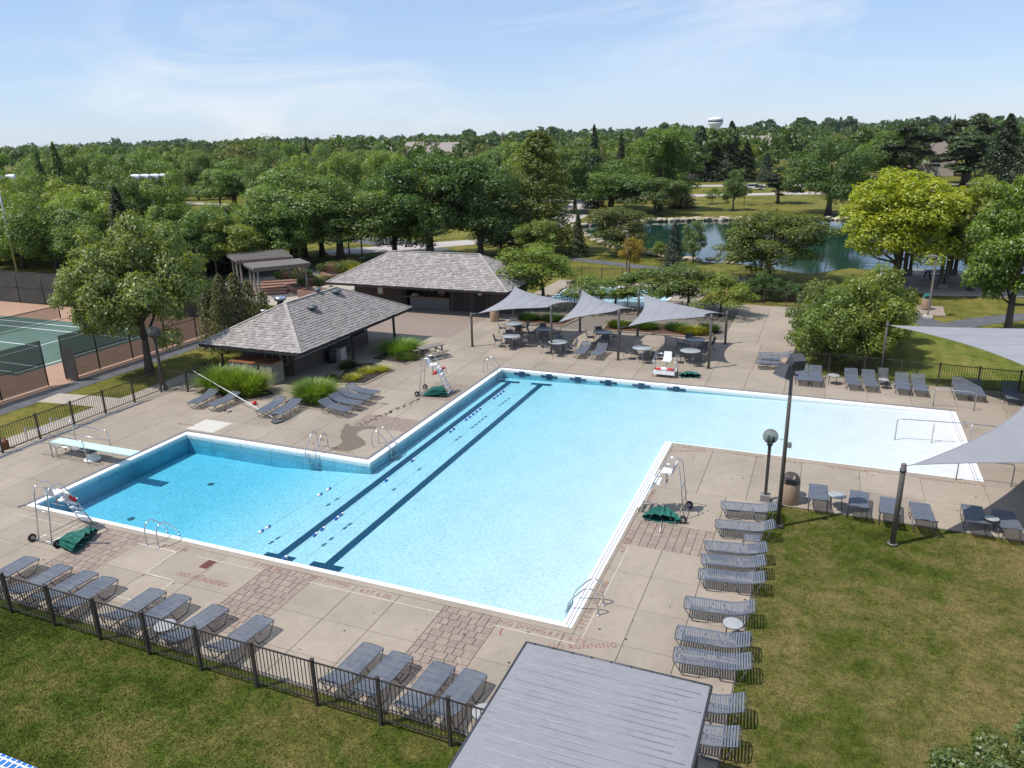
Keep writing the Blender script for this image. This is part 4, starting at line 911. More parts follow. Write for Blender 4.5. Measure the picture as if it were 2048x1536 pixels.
def sail(label, c, pinch=.2, ends=None, n=16):
    """Four-cornered tensioned cloth: corners c in order, edges curved inwards, a hem rope and a rope at every corner."""
    c = [Vector(q) for q in c]; o0 = sum(c, Vector()) / 4; o0.z = 0; root = thing('shade_sail', label, 'shade sail', o0); V = []
    for i in range(n + 1):
        for j in range(n + 1):
            u, v = i / n, j / n; u2 = u + (.5 - u) * pinch * 4 * v * (1 - v); v2 = v + (.5 - v) * pinch * 4 * u * (1 - u)
            V.append(c[0].lerp(c[1], u2).lerp(c[3].lerp(c[2], u2), v2) - o0)
    N = n + 1; mb = MB(); F = [(i * N + j, (i + 1) * N + j, (i + 1) * N + j + 1, i * N + j + 1) for i in range(n) for j in range(n)]
    mb.quads(V, F, True); mb.quads([v - Vector((0, 0, .012)) for v in V], [tuple(reversed(f)) for f in F], True)
    mb.build('cloth', MAT['sail'], root)
    for idx in ([i * N for i in range(N)], [i * N + n for i in range(N)], list(range(N)), [n * N + j for j in range(N)]): MB().tube([V[i] - Vector((0, 0, .006)) for i in idx], .018, 6).build('hem', MAT['sail'], root)
    for k in (N * (n // 2), N * (n // 4), N * (3 * n // 4)): MB().tube([V[k + j] + Vector((0, 0, .004)) for j in range(N)], .008, 5).build('seam', MAT['sail'], root)
    for q, e in zip((V[0], V[n * N], V[n * N + n], V[n]), ends or ()):
        if e is not None: MB().tube([q, Vector(e) - o0], .012, 5).build('rope', MAT['dullsteel'], root)
    return root
sail('grey shade sail nearest the snack bar', [(6.95, 26.95, 2.22), (11.8, 26.85, 2.95), (11.6, 32.3, 2.15), (7.35, 32.2, 3.05)], .2, [(6.52, 26.74, 2.2), (12.1, 26.6, 3.05), (12.06, 32.7, 2.2), (7.1, 32.6, 3.05)])
sail('middle grey shade sail of the three beside the dining tables', [(12.45, 26.95, 1.98), (16.1, 26.85, 2.98), (15.8, 32.3, 1.95), (12.3, 32.3, 3.02)], .2, [(12.1, 26.6, 1.95), (16.42, 26.56, 3.05), (16.17, 32.66, 1.95), (12.06, 32.7, 3.05)])
sail('grey shade sail above the lifeguard seat end of the dining tables', [(16.9, 26.95, 2.05), (21.5, 26.8, 3.02), (21.7, 32.0, 2.08), (16.5, 32.3, 3.02)], .2, [(16.42, 26.56, 2.02), (21.85, 26.44, 3.1), (22.03, 32.29, 2.05), (16.17, 32.66, 3.05)])
sail('long grey shade sail reaching over the hedge loungers', [(31.1, 27.0, 3.1), (36.85, 22.75, 2.42), (45.0, 23.5, 3.4), (44.0, 31.0, 2.9)], .12, [(30.95, 27.05, 3.15), (36.9, 22.6, 2.42), None, None])
sail('large grey shade sail stretched above the shallow end steps', [(30.85, 8.45, 2.78), (42.0, 11.0, 2.3), (45.0, 20.0, 3.2), (37.0, 22.2, 2.4)], .2, [(30.55, 8.19, 2.78), None, None, (36.9, 22.6, 2.4)])

# ------------------------------------------------------------------ flat canopy by the foreground fence
cv = thing('shade_canopy', 'flat grey shade canopy with ribs over the deck corner', 'canopy', (24.4, -8, 0)); CX0, CX1, CY0, CY1, CZ = 22.45, 26.36, -12.2, -4.22, 2.7
for x in (CX0 + .2, CX1 - .2):
    for y in (CY1 - .25, (CY0 + CY1) / 2, CY0 + .2): MB().box(x - .06 - 24.4, x + .06 - 24.4, y - .06 + 8, y + .06 + 8, 0, CZ - .06).build('post', MAT['post'], cv)
nx, ny = 26, 60; V = []
for i in range(nx + 1):
    for j in range(ny + 1):
        x = CX0 + (CX1 - CX0) * i / nx; y = CY0 + (CY1 - CY0) * j / ny; d = min(1, (CY1 - y) / .4, (x - CX0) / .25, (CX1 - x) / .25)
        V.append((x - 24.4, y + 8, CZ - .02 * (1 - d) - .012 * abs(math.sin((CY1 - y) / .34 * math.pi)) ** .6 * -1 * .0 + .005 * math.sin(3.1 * x + 1.7 * math.sin(2 * y)) * d))
mb = MB(); N = ny + 1; F = [(i * N + j, (i + 1) * N + j, (i + 1) * N + j + 1, i * N + j + 1) for i in range(nx) for j in range(ny)]
mb.quads(V, F, True); mb.quads([(a, b, c - .012) for a, b, c in V], [tuple(reversed(f)) for f in F], True)
CM, t, p = newmat('canopy_cloth'); pos = world_pos(t)
sep = node(t, 'ShaderNodeSeparateXYZ'); t.links.new(pos, sep.inputs[0])
br = node(t, 'ShaderNodeTexBrick'); br.inputs['Scale'].default_value = 2.9; br.inputs['Mortar Size'].default_value = .0; br.inputs['Color1'].default_value = (.222, .223, .238, 1); br.inputs['Color2'].default_value = (.265, .266, .28, 1); br.inputs['Bias'].default_value = 0.0; t.links.new(pos, br.inputs['Vector'])
col = mixc(t, noise(t, pos, .5, 4), (.25, .251, .268), br.outputs['Color']); col = mixc(t, .4, col, ramp(t, noise(t, pos, 40, 3, .7), [(.3, (.82, .82, .82)), (.7, (1.12, 1.12, 1.12))]), 'MULTIPLY')
t.links.new(col, p.inputs['Base Color']); p.inputs['Roughness'].default_value = .8
mb.build('cloth', CM, cv)
plain('rib_cloth', (.36, .365, .385), .8); plain('fold_cloth', (.26, .264, .288), .8)
for k, y in enumerate(np.arange(CY1 - .35, CY0, -.17)):
    big_ = k % 2 == 0; MB().tube([(CX0 + .02 - 24.4 + random.uniform(0, .35), y + 8, CZ + .005), (CX0 + 2 - 24.4, y + 8 + random.uniform(-.015, .015), CZ + .008), (CX1 - .05 - 24.4 - random.uniform(0, .5), y + 8 + .02, CZ + .005)], .008 if big_ else .005, 5).build('rib', bpy.data.materials['rib_cloth' if big_ else 'fold_cloth'], cv)
for a, b in (((CX0, CY1), (CX1, CY1)), ((CX1, CY1), (CX1, CY0)), ((CX0, CY0), (CX0, CY1))): MB().tube([(a[0] - 24.4, a[1] + 8, CZ - .03), (b[0] - 24.4, b[1] + 8, CZ - .03)], .03, 8).build('edge_tube', MAT['frame'], cv)
mb = MB()
for x in np.arange(CX0 + .2, CX1, .42): mb.lathe([(.02, 0), (.02, .015), (0, .018)], 8, (x - 24.4, CY1 - .02 + 8, CZ - .0))
o = mb.build('eyelets', MAT['trim'], cv); o['kind'] = 'stuff'

# blue panel at the lower corner of the lawn
bl = thing('blue_panel', 'blue panel with a white grid lying at the corner of the foreground lawn', 'panel', (12.9, -10.7, 0)); MB().box(-2.6, 2.6, -1.2, 1.3, .9, .93).build('sheet', plain('blue_sheet', (.035, .16, .52), .35), bl)
for k in range(33): MB().box(-2.59 + k * .161, -2.56 + k * .161, -1.19, 1.29, .931, .945).build('bar', MAT['white'], bl)
for k in range(15): MB().box(-2.59, 2.59, -1.18 + k * .17, -1.15 + k * .17, .932, .948).build('bar', MAT['white'], bl)
for x in (-2.5, 2.5):
    for y in (-1.1, 1.2): MB().box(x - .03, x + .03, y - .03, y + .03, -.05, .9).build('leg', MAT['white'], bl)
# ------------------------------------------------------------------ lifeguard chairs
def guard_chair(label, loc, rz, tube_red=True):
    """Tall chair: wheels at the back (-y), ladder at the front (+y) leaning back to the seat."""
    root = thing('lifeguard_chair', label, 'lifeguard chair', loc, rz); S = MAT['steel']
    for s in (-1, 1):
        x = s * .32
        MB().tube(arc([(x, -.78, .06), (x, -.60, 1.45), (x, -.52, 2.02), (x, -.05, 2.06), (x, .20, 1.62), (x, .86, .06)], 5, .18), .021, 8).build('side_rail', S, root)
        MB().tube([(x, -.76, .14), (x, .82, .12)], .016, 6).build('ground_rail', MAT['dullsteel'], root)
        wh = thing('wheel', None, None); wh.parent = root; wh.location = (s * .62, -.80, .14); KIDS.setdefault(root.name, []).append(wh)
        MB().tube([(-.035, 0, 0), (.035, 0, 0)], .14, 16).build('tyre', MAT['black'], wh); MB().tube([(-.04, 0, 0), (.04, 0, 0)], .07, 12).build('hub', MAT['dullsteel'], wh)
    MB().tube([(-.6, -.8, .14), (.6, -.8, .14)], .018, 8).build('axle', MAT['dullsteel'], root); MB().tube([(-.45, .88, .03), (.45, .88, .03)], .022, 8).build('front_foot', MAT['dullsteel'], root)
    MB().tube([(-.32, -.66, 1.2), (.32, -.66, 1.2)], .016, 6).build('cross_bar', S, root)
    for k in range(6):
        f = k / 5; y = .83 - .60 * f; z = .20 + 1.30 * f; MB().box(-.30, .30, y - .06, y + .06, z - .012, z + .012).build('rung', MAT['gutter'], root)
    MB().box(-.30, .30, .12, .52, 1.18, 1.205).build('foot_board', MAT['white'], root)
    MB().quads([(-.22, -.28, 1.60), (.22, -.28, 1.60), (.24, .16, 1.62), (-.24, .16, 1.62), (-.22, -.28, 1.64), (.22, -.28, 1.64), (.24, .16, 1.66), (-.24, .16, 1.66)], [(3, 2, 1, 0), (4, 5, 6, 7), (0, 1, 5, 4), (1, 2, 6, 5), (2, 3, 7, 6), (3, 0, 4, 7)]).build('seat', MAT['white'], root)
    bm_ = MB(); ring = []
    for i in range(7):
        a = -1 + 2 * i / 6
        for zz, off in ((1.62, 0), (1.84, .06), (2.0, .11)): ring.append((a * .23, -.28 - off + .06 * a * a, zz - .03 * a * a))
    bm_.quads(ring, [(i * 3 + j, (i + 1) * 3 + j, (i + 1) * 3 + j + 1, i * 3 + j + 1) for i in range(6) for j in range(2)], True); bm_.quads([(x, y - .025, z) for x, y, z in ring], [(i * 3 + j + 1, (i + 1) * 3 + j + 1, (i + 1) * 3 + j, i * 3 + j) for i in range(6) for j in range(2)], True)
    bm_.build('seat_back', MAT['white'], root)
    MB().tube([(0, -.05, 1.18), (0, -.05, 1.60)], .03, 8).build('seat_stem', MAT['dullsteel'], root); MB().tube([(-.31, -.05, 1.17), (.31, -.05, 1.17)], .018, 6).build('seat_bar', S, root)
    return root
def rescue_tube(label, loc, rot, L_=.95):
    o = thing('rescue_tube', label, 'rescue tube', loc); o.rotation_euler = rot
    MB().tube([(-L_ / 2, 0, 0), (-L_ / 2 + .1, 0, .02), (0, 0, .04), (L_ / 2 - .1, 0, .02), (L_ / 2, 0, 0)], [.05, .075, .08, .075, .05], 10).build('foam_body', MAT['red'], o)
    MB().tube([(-.18, 0, .041), (.18, 0, .041)], .083, 10).build('white_band', MAT['white'], o); MB().tube([(L_ / 2, 0, 0), (L_ / 2 + .1, .02, -.15), (L_ / 2 + .08, .02, -.4)], .012, 5).build('strap', MAT['black'], o)
    return o
def folded_umbrella(label, loc, rz, L_=1.7, spread=.42):
    """Closed patio umbrella lying on the deck: pleated canvas cone, ribs and pole."""
    o = thing('folded_umbrella', label, 'umbrella', loc, rz); V = []; n = 30; r = random.Random(int(L_ * 100 + loc[0] * 7)); rows = 7
    for i in range(rows):
        f = i / (rows - 1); R_ = spread * (f ** .8) + .02
        for k in range(n):
            a = math.pi * 2 * k / n; w = (1 if k % 2 else .84) * (1 + .10 * r.uniform(-1, 1)); zz = max(.012, .5 * R_ * (1 + math.sin(a)) * w * (1.25 - .75 * f)); V.append((-.1 + L_ * .62 * f + .06 * r.uniform(-1, 1) * f, R_ * 1.1 * math.cos(a) * w, zz))
    mb = MB(); mb.quads(V, [(i * n + k, i * n + (k + 1) % n, (i + 1) * n + (k + 1) % n, (i + 1) * n + k) for i in range(rows - 1) for k in range(n)]); mb.build('canvas', MAT['green'], o)
    MB().tube([(-.25, 0, .06), (L_, .05, .03)], .019, 8).build('pole', MAT['dullsteel'], o)
    for k in range(5): MB().tube([(.0, 0, .08), (L_ * .66, spread * math.cos(k * .75 + .1) * .9, .05 + .25 * abs(math.sin(k * .75 + .1)))], .008, 5).build('rib', MAT['sling'], o)
    return o
guard_chair('tall lifeguard chair with rescue tube at the deep corner near the foreground', (3.52, -.92, 0), 0)
guard_chair('tall lifeguard chair beside the lane end, by the mulch bed', (8.75, 17.25, 0), rad(-82))
guard_chair('tall lifeguard chair facing away on the deck beside the lawn loungers', (23.05, 7.85, 0), rad(90))
rescue_tube('red rescue tube on the deep corner lifeguard chair', (3.5, -.55, 1.32), (0, rad(14), rad(-6)))
rescue_tube('red rescue tube on the lifeguard chair by the mulch bed', (9.05, 17.25, 1.3), (rad(0), rad(-8), rad(75)))
folded_umbrella('folded green umbrella under the deep corner lifeguard chair', (3.95, -1.55, 0), rad(20), 1.8, .72)
folded_umbrella('folded green umbrella under the lifeguard chair by the mulch bed', (8.35, 16.7, 0), rad(38), 2.0, .68)
folded_umbrella('folded green umbrella with its pole on the pavers, beside the lawn loungers', (23.0, 8.05, 0), rad(-84), 1.8, .62)
folded_umbrella('crumpled green umbrella beside the low lifeguard seat', (20.95, 25.0, 0), rad(-75), 1.4, .55)
lw = thing('lifeguard_chair', 'low steel lifeguard seat with red rescue tube and white shell', 'lifeguard chair', (19.75, 24.35, 0))
for s in (-1, 1):
    MB().tube(arc([(s * .62, -.45, 0), (s * .62, -.45, .95), (s * .62, .35, 1.15), (s * .62, .35, 0)], 5, .18), .024, 8).build('side_frame', MAT['steel'], lw); MB().tube([(s * .62, -.45, .35), (s * .62, .35, .35)], .018, 6).build('side_bar', MAT['steel'], lw)
MB().box(-.60, .60, -.47, .36, .30, .34).build('platform', MAT['white'], lw); MB().box(-.60, .60, -.50, -.475, .18, .38).build('front_panel', MAT['gutter'], lw); MB().tube([(-.62, .35, 1.15), (.0, .38, 1.2)], .024, 8).build('back_bar', MAT['steel'], lw)
MB().tube([(.05, .05, .34), (.05, .05, .86)], .04, 8).build('seat_stem', MAT['dullsteel'], lw)
mb = MB(); mb.quads([(-.20, -.2, .88), (.28, -.2, .88), (.28, .25, .86), (-.20, .25, .86), (.26, .34, 1.32), (-.16, .34, 1.32)], [(0, 1, 2, 3), (3, 2, 4, 5)]); mb.quads([(-.20, -.2, .85), (.28, -.2, .85), (.28, .28, .83), (-.20, .28, .83), (.26, .37, 1.32), (-.16, .37, 1.32)], [(3, 2, 1, 0), (5, 4, 2, 3)]); mb.build('shell_seat', MAT['white'], lw)
rescue_tube('red rescue tube across the low lifeguard seat', (19.75, 24.0, .44), (0, 0, 0), 1.1)

# ------------------------------------------------------------------ diving board
db = thing('diving_board', 'aqua diving board on a white pedestal with steel handrails', 'diving board', (-1.45, 4.3, 0)); S = MAT['steel']
MB().quads([(-2.1, -.25, .60), (2.75, -.25, .64), (2.75, .25, .64), (-2.1, .25, .60), (-2.1, -.25, .65), (2.75, -.25, .675), (2.75, .25, .675), (-2.1, .25, .65)], [(3, 2, 1, 0), (4, 5, 6, 7), (0, 1, 5, 4), (1, 2, 6, 5), (2, 3, 7, 6), (3, 0, 4, 7)]).build('board', MAT['board'], db)
MB().lathe([(.34, 0), (.34, .05), (.23, .08), (.21, .42), (.26, .44)], 20, (.05, 0, 0)).build('pedestal', MAT['white'], db); MB().box(-.32, .42, -.36, .36, .445, .56).build('fulcrum', MAT['frame'], db)
for s in (-1, 1):
    MB().tube(arc([(-2.05, s * .34, 0), (-1.95, s * .34, .60), (-1.75, s * .34, .60), (-1.65, s * .34, .0)], 4, .1), .024, 8).build('rear_leg', S, db)
    y = s * .62
    MB().tube(arc([(-3.0, y, 1.35), (-1.65, y, 1.38), (-1.6, y, .08)], 4, .14), .02, 8).build('handrail', S, db)
    MB().tube(arc([(-3.0, y, .75), (-3.05, y, 1.35)], 2, .1), .02, 8).build('rail_end', S, db)
    MB().tube(arc([(-1.62, y, 1.22), (.5, y, 1.18), (.58, y, .08)], 4, .2), .02, 8).build('handrail', S, db)
    MB().tube([(-3.0, y, .75), (.55, y, .72)], .016, 6).build('mid_rail', S, db)
MB().tube([(-1.95, -.34, .3), (-1.95, .34, .3)], .02, 6).build('rear_bar', S, db); MB().tube([(-3.0, -.62, 1.35), (-3.0, .62, 1.35)], .0, 4).build('tie', S, db) if 0 else None

# ------------------------------------------------------------------ ladders and handrails
def ladder(label, x, y, rz, down=.55):
    """Pool ladder: two grab rails bowed over the edge (water towards +y), treads below the water line."""
    root = thing('pool_ladder', label, 'ladder', (x, y, 0), rz)
    for s in (-1, 1): MB().tube(arc([(s * .27, -.5, 0), (s * .27, -.46, .72), (s * .27, -.16, .86), (s * .27, .38, .25), (s * .27, .46, -.08), (s * .27, .46, -down)], 5, .22), .022, 8).build('grab_rail', MAT['steel'], root)
    for k in range(2): MB().box(-.26, .26, .42, .52, -.16 - k * .22, -.135 - k * .22).build('tread', MAT['steel'], root)
    for s in (-1, 1): MB().lathe([(.06, 0.001), (.06, .02), (.03, .03)], 12, (s * .27, -.5, 0)).build('flange', MAT['dullsteel'], root)
    return root
ladder('pool ladder on the foreground edge near the deep corner', 7.2, -.02, 0); ladder('pool ladder on the short inner edge beside the wet patch', 7.5, 8.38, rad(180)); ladder('pool ladder near the inner corner beside the lanes', 10.12, 9.85, rad(-90)); ladder('pool ladder at the far lane corner by the sails', 10.12, 21.9, rad(-90)); ladder('pool ladder at the corner with the red lettering', 22.08, 1.25, rad(90))
def rail(label, pts, feet):
    p0 = Vector((*pts[0][:2], 0)); root = thing('handrail', label, 'handrail', p0); MB().tube(arc([Vector(q) - p0 for q in pts], 5, .16), .024, 8).build('top_rail', MAT['dullsteel'], root)
    for q in feet: MB().tube([Vector((q[0], q[1], q[2])) - p0, Vector((q[0], q[1], q[3])) - p0], .02, 8).build('upright', MAT['dullsteel'], root)
rail('handrail behind the shallow corner in front of the hedge loungers', [(33.15, 23.3, 0), (33.15, 23.3, .92), (34.9, 23.25, .92), (34.9, 23.25, 0)], [])
rail('long handrail crossing the shallow end steps', [(31.2, 18.35, -.2), (31.2, 18.35, .88), (34.1, 18.6, .90), (35.6, 18.9, .78), (36.2, 18.95, .2)], [(32.65, 18.45, -.2, .88), (34.1, 18.6, 0, .9)])
rail('handrail below the large sail at the shallow end', [(33.1, 14.3, -.1), (33.1, 14.3, .9), (34.95, 14.35, .9), (34.95, 14.35, 0)], [])

# ------------------------------------------------------------------ lane ropes
def lane_rope(label, a, b, floats):
    a = Vector(a); b = Vector(b); d = b - a; root = thing('lane_rope', label, 'lane rope', a); MB().tube([Vector(), d], .006, 5).build('rope', MAT['hose'], root); u = d.normalized()
    for f in floats:
        c = d * f; o = MB().tube([c - u * .11, c - u * .09, c + u * .0, c + u * .0], [.04, .058, .058, .05], 10).build('float', MAT['blue'], root); MB().tube([c + u * .005, c + u * .1, c + u * .11], [.058, .054, .025], 10).build('white_half', MAT['white'], o)
ys_ = (.5, 2.16, 2.6, 3.45, 3.75, 6.9, 9.0, 12.6, 12.95, 14.3, 14.7, 15.1, 15.5, 15.9, 17.7, 18.1, 18.5, 18.9)
lane_rope('lane rope with blue and white floats between the two lane lines', (11.95, .32, WATER + .02), (12.1, 22.5, WATER + .05), [(y - .32) / 22.18 for y in ys_])
lane_rope('slack rope with blue floats closing off the deep end', (10.4, 8.02, WATER + .02), (9.9, .35, WATER + .02), (.34, .41, .78, .825))

# ------------------------------------------------------------------ lamps, bins, flood light
def globe_lamp(label, x, y, h, rr=.27, mat='brownplastic'):
    root = thing('globe_lamp', label, 'lamp post', (x, y, 0)); MB().box(-.17, .17, -.17, .17, 0, .24).build('footing', MAT['counter'], root); MB().box(-.055, .055, -.055, .055, .245, h).build('pole', MAT['trim'], root); MB().lathe([(.1, h), (.1, h + .08), (.05, h + .1)], 14).build('neck', MAT['trim'], root)
    g = bpy.data.materials.get('smoky_globe')
    if not g: g, t_, p_ = newmat('smoky_globe'); p_.inputs['Base Color'].default_value = (.32, .34, .32, 1); p_.inputs['Roughness'].default_value = .06; p_.inputs['Transmission Weight'].default_value = .75; p_.inputs['IOR'].default_value = 1.1
    MB().lathe([(rr * math.sin(a), h + .08 + rr - rr * math.cos(a)) for a in np.linspace(.25, math.pi - .01, 18)], 24).build('globe', g, root)
    for a in (0, 2.1, 4.2): MB().lathe([(.05, 0), (.06, .1), (.04, .2), (0, .22)], 10, (.09 * math.cos(a), .09 * math.sin(a), h + .14)).build('bulb', MAT['counter'], root)
globe_lamp('globe lamp post between the litter bin and the flood light pole', 26.37, 10.07, 2.2); globe_lamp('globe lamp post standing at the picket gate by the tennis path', -6.2, 12.95, 2.9, .34)
fl = thing('flood_light', 'tall dark flood light pole with two lamp heads at the lawn corner', 'flood light', (26.95, 8.2, 0)); MB().box(-.17, .17, -.17, .17, -.05, .06).build('base_plate', MAT['trim'], fl); MB().tube([(0, 0, .05), (0, 0, 3.2), (0, 0, 5.65)], [.072, .066, .055], 12).build('pole', plain('grey_bronze', (.10, .088, .078), .45, .2), fl)
for (dx, dy, rz_, zz) in ((.1, .1, .5, 5.9), (-.22, -.05, 2.4, 5.6)):
    hd = MB(); c, s = math.cos(rz_), math.sin(rz_)
    vs = [(x, y, z) for z, k in ((-.22, .26), (.22, .20)) for x, y in ((-k, -.18), (k, -.18), (k, .18), (-k, .18))]; tilt = .5
    hd.quads([(dx + c * (x * 1) - s * (y * math.cos(tilt) - z * math.sin(tilt)), dy + s * x + c * (y * math.cos(tilt) - z * math.sin(tilt)), zz + y * math.sin(tilt) + z * math.cos(tilt)) for x, y, z in vs], [(3, 2, 1, 0), (4, 5, 6, 7), (0, 1, 5, 4), (1, 2, 6, 5), (2, 3, 7, 6), (3, 0, 4, 7)]); hd.build('lamp_head', MAT['frame'], fl)
MB().bar((-.2, 0, 5.5), (.2, 0, 5.5), .05, .05).build('cross_arm', MAT['frame'], fl); MB().box(.07, .2, -.06, .06, 2.95, 3.12).build('junction_box', MAT['counter'], fl); MB().tube([(-.07, 0, 3.2), (-.25, .02, 3.21)], .012, 6).build('sensor_arm', MAT['dullsteel'], fl)
def litter_bin(label, x, y, hood=True, hm='brownplastic', rr=.34, h=.82):
    root = thing('litter_bin', label, 'litter bin', (x, y, 0)); MB().lathe([(rr * .96, 0), (rr, .03), (rr, h - .04), (rr * .97, h), (rr * .85, h)], 28).build('drum', MAT['aggregate'], root)
    if hood:
        V = []; n = 24
        for i in range(6):
            f = i / 5
            for k in range(n):
                a = 2 * math.pi * k / n; cut = .34 * (1 - .55 * max(0, math.cos(a + 2.2))); V.append((rr * 1.0 * math.cos(a) * math.cos(f * 1.2), rr * math.sin(a) * math.cos(f * 1.2), h + .004 + cut * math.sin(f * 1.45)))
        MB().quads(V, [(i * n + k, i * n + (k + 1) % n, (i + 1) * n + (k + 1) % n, (i + 1) * n + k) for i in range(5) for k in range(n)] + [tuple(5 * n + k for k in range(n))], True).build('hood', MAT[hm], root)
        V2 = MB(); V2.box(-.16, .16, -rr - .005, -rr * .55, h + .06, h + .2); V2.build('opening', MAT['black'], root)
    else: MB().lathe([(rr * .84, h - .02), (rr * .5, h - .06), (0, h - .08)], 24).build('liner', MAT['black'], root)
litter_bin('stone litter bin with brown hood beside the globe lamp', 27.2, 10.2); litter_bin('stone litter bin in front of the three parked loungers', 26.1, 26.75, False); litter_bin('stone litter bin at the snack bar end of the first sail', 5.0, 33.9, False, h=.95); litter_bin('stone litter bin with green domed lid on the brick landing', 34.9, 47.2, True, 'green')
bk = thing('jug', 'small grey jug standing against the stone bin by the globe lamp', 'jug', (26.85, 9.75, 0)); MB().lathe([(.09, 0), (.1, .02), (.1, .2), (.04, .28), (.04, .33)], 14).build('body', MAT['counter'], bk); MB().tube(arc([(.1, 0, .08), (.16, 0, .12), (.16, 0, .2), (.08, 0, .24)], 3, .04), .015, 6).build('handle', MAT['counter'], bk)

# ------------------------------------------------------------------ picnic table, skimmer, flip flops
def picnic(label, x, y, rz, mat, s=1.0):
    root = thing('picnic_table', label, 'picnic table', (x, y, 0), rz)
    for k in range(5): MB().box(-.9, .9, -.36 + k * .147, -.36 + k * .147 + .135, .71, .75).build('top_board', mat, root)
    for sy in (-1, 1):
        for k in range(2): MB().box(-.9, .9, sy * .72 - .14 + k * .147, sy * .72 - .14 + k * .147 + .135, .42, .455).build('bench_board', mat, root)
    for x_ in (-.65, .65):
        for sy in (-1, 1): MB().bar((x_, sy * .22, .70), (x_, sy * .62, 0), .05, .09, (1, 0, 0)).build('leg', mat, root)
        MB().bar((x_ + .05, -.78, .385), (x_ + .05, .78, .385), .04, .07).build('bench_beam', mat, root); MB().bar((x_ + .05, -.33, .675), (x_ + .05, .33, .675), .04, .065).build('top_beam', mat, root)
    root.scale = (s, s, 1); return root
picnic('weathered timber picnic table beside the planting bed', 5.15, 23.6, rad(62), MAT['timber'], .95)
sk = thing('skimmer_net', 'long white skimmer pole with leaf net leaning from the gate fence', 'skimmer net', (3.3, 10.95, 0)); a = Vector((-4.85, 13.85, 1.05)); b = Vector((3.0, 11.0, .14)); o0 = Vector((3.3, 10.95, 0))
MB().tube([a - o0, b - o0], .022, 8).build('pole', MAT['white'], sk); dd = (b - a).normalized(); mb = MB(); e1 = b - o0; nv = Vector((-dd.y, dd.x, 0)).normalized(); dh = Vector((dd.x, dd.y, 0)).normalized()
fr_ = [e1 + dh * .02 - nv * .04, e1 + dh * .3 - nv * .3, e1 + dh * .66 - nv * .26, e1 + dh * .66 + nv * .26, e1 + dh * .3 + nv * .3, e1 + dh * .02 + nv * .04]
fr_ = [Vector((v.x, v.y, .06)) for v in fr_]; MB().tube(fr_ + [fr_[0]], .014, 6).build('hoop', MAT['frame'], sk); mb.quads(fr_ + [v - Vector((0, 0, .02)) for v in fr_], [tuple(range(6)), tuple(reversed(range(6, 12)))]); mb.build('net', MAT['sling'], sk)
MB().tube([a - o0, a - o0 + dd * .25], .026, 8).build('grip', MAT['blue'], sk)
for i, (x, y) in enumerate([(-.28, 11.28), (.08, 11.22)]):
    s_ = thing('flip_flop', ('dark flip flop on the deck, the one closer to the gate', 'dark flip flop on the deck, the one closer to the skimmer net')[i], 'flip flop', (x, y, 0), .5 - i); MB().prism([(.05 * math.cos(k * .5236) * (1 if math.sin(k * .5236) > 0 else .8), .135 * math.sin(k * .5236)) for k in range(12)], .002, .03).build('sole', MAT['black'], s_); MB().tube([(-.045, -.01, .03), (0, .07, .055), (.045, -.01, .03)], .008, 5).build('thong', MAT['black'], s_)
bu = thing('rescue_float', 'small red float left on the deck below the skimmer pole', 'float', (.55, 12.55, 0)); MB().lathe([(0, .0), (.1, .03), (.12, .12), (.09, .2), (0, .22)], 14).build('buoy', MAT['red'], bu); MB().tube([(0, 0, .2), (.02, 0, .3)], .01, 5).build('cord', MAT['white'], bu)
ho = thing('fence_hose', 'long blue hose lying along the foot of the diving board fence', 'hose', (-5.6, 3, 0)); MB().tube([(0 + .05 * math.sin(k * .9), -6 + k * .6, .025) for k in range(24)], .02, 6).build('tube', plain('blue_hose', (.10, .22, .36), .5), ho); MB().tube([(.02, 7.8, .026), (.04, 7.95, .026)], .026, 6).build('coupling', MAT['dullsteel'], ho)
hy = thing('pump_valve', 'small rusty valve outside the fence behind the diving board', 'valve', (-6.4, 3.9, 0)); MB().lathe([(.12, 0), (.12, .3), (.15, .32), (.15, .36), (.06, .4), (.06, .5)], 14).build('body', MAT['rust'], hy); MB().tube([(-.12, 0, .52), (.12, 0, .52)], .02, 6).build('handle', MAT['trim'], hy)

# ------------------------------------------------------------------ tennis court
tcx0, tcx1, tcy0, tcy1 = -62, -13.4, -8, 28.3
patch('tennis_ground', [(tcx0, tcy0), (tcx1 + .6, tcy0), (tcx1 + .6, tcy1), (tcx0, tcy1)], -0.046, MAT['terra'])
BX0, BX1, BYc = -40.6, -17.8, 18.2
patch('tennis_court', [(BX0 - 1, 12.2), (BX1 + .5, 12.2), (BX1 + .5, 24.0), (BX0 - 1, 24.0)], -0.042, MAT['court'])
court = bpy.data.objects['tennis_court']
def cline(x0, x1, y0, y1): MB().quads([(x0, y0, -.037), (x1, y0, -.037), (x1, y1, -.037), (x0, y1, -.037)], [(0, 1, 2, 3)]).build('court_line', MAT['white'], court)
for y in (12.72, 14.09, 21.5, 22.85): cline(BX0, BX1, y - .05, y + .05)
cline(BX1 - .1, BX1, 12.72, 22.85); cline(BX0, BX0 + .1, 12.72, 22.85); cline(-22.85, -22.75, 14.1, 21.5); cline(-35.6, -35.5, 14.1, 21.5); cline(-35.5, -22.8, 17.75, 17.85)
nt_ = thing('tennis_net', 'dark tennis net stretched across the green court', 'net', (-29.2, 18.2, 0))
MB().quads([(0, -6.4, .05), (0, 6.4, .05), (0, 6.4, 1.0), (0, -6.4, 1.0)], [(0, 1, 2, 3)]).build('netting', MAT['net'], nt_); MB().bar((0, -6.4, 1.03), (0, 6.4, 1.03), .04, .06).build('tape', MAT['black'], nt_)
for y in (-6.4, 6.4): MB().tube([(0, y, 0), (0, y, 1.1)], .045, 10).build('net_post', MAT['black'], nt_)
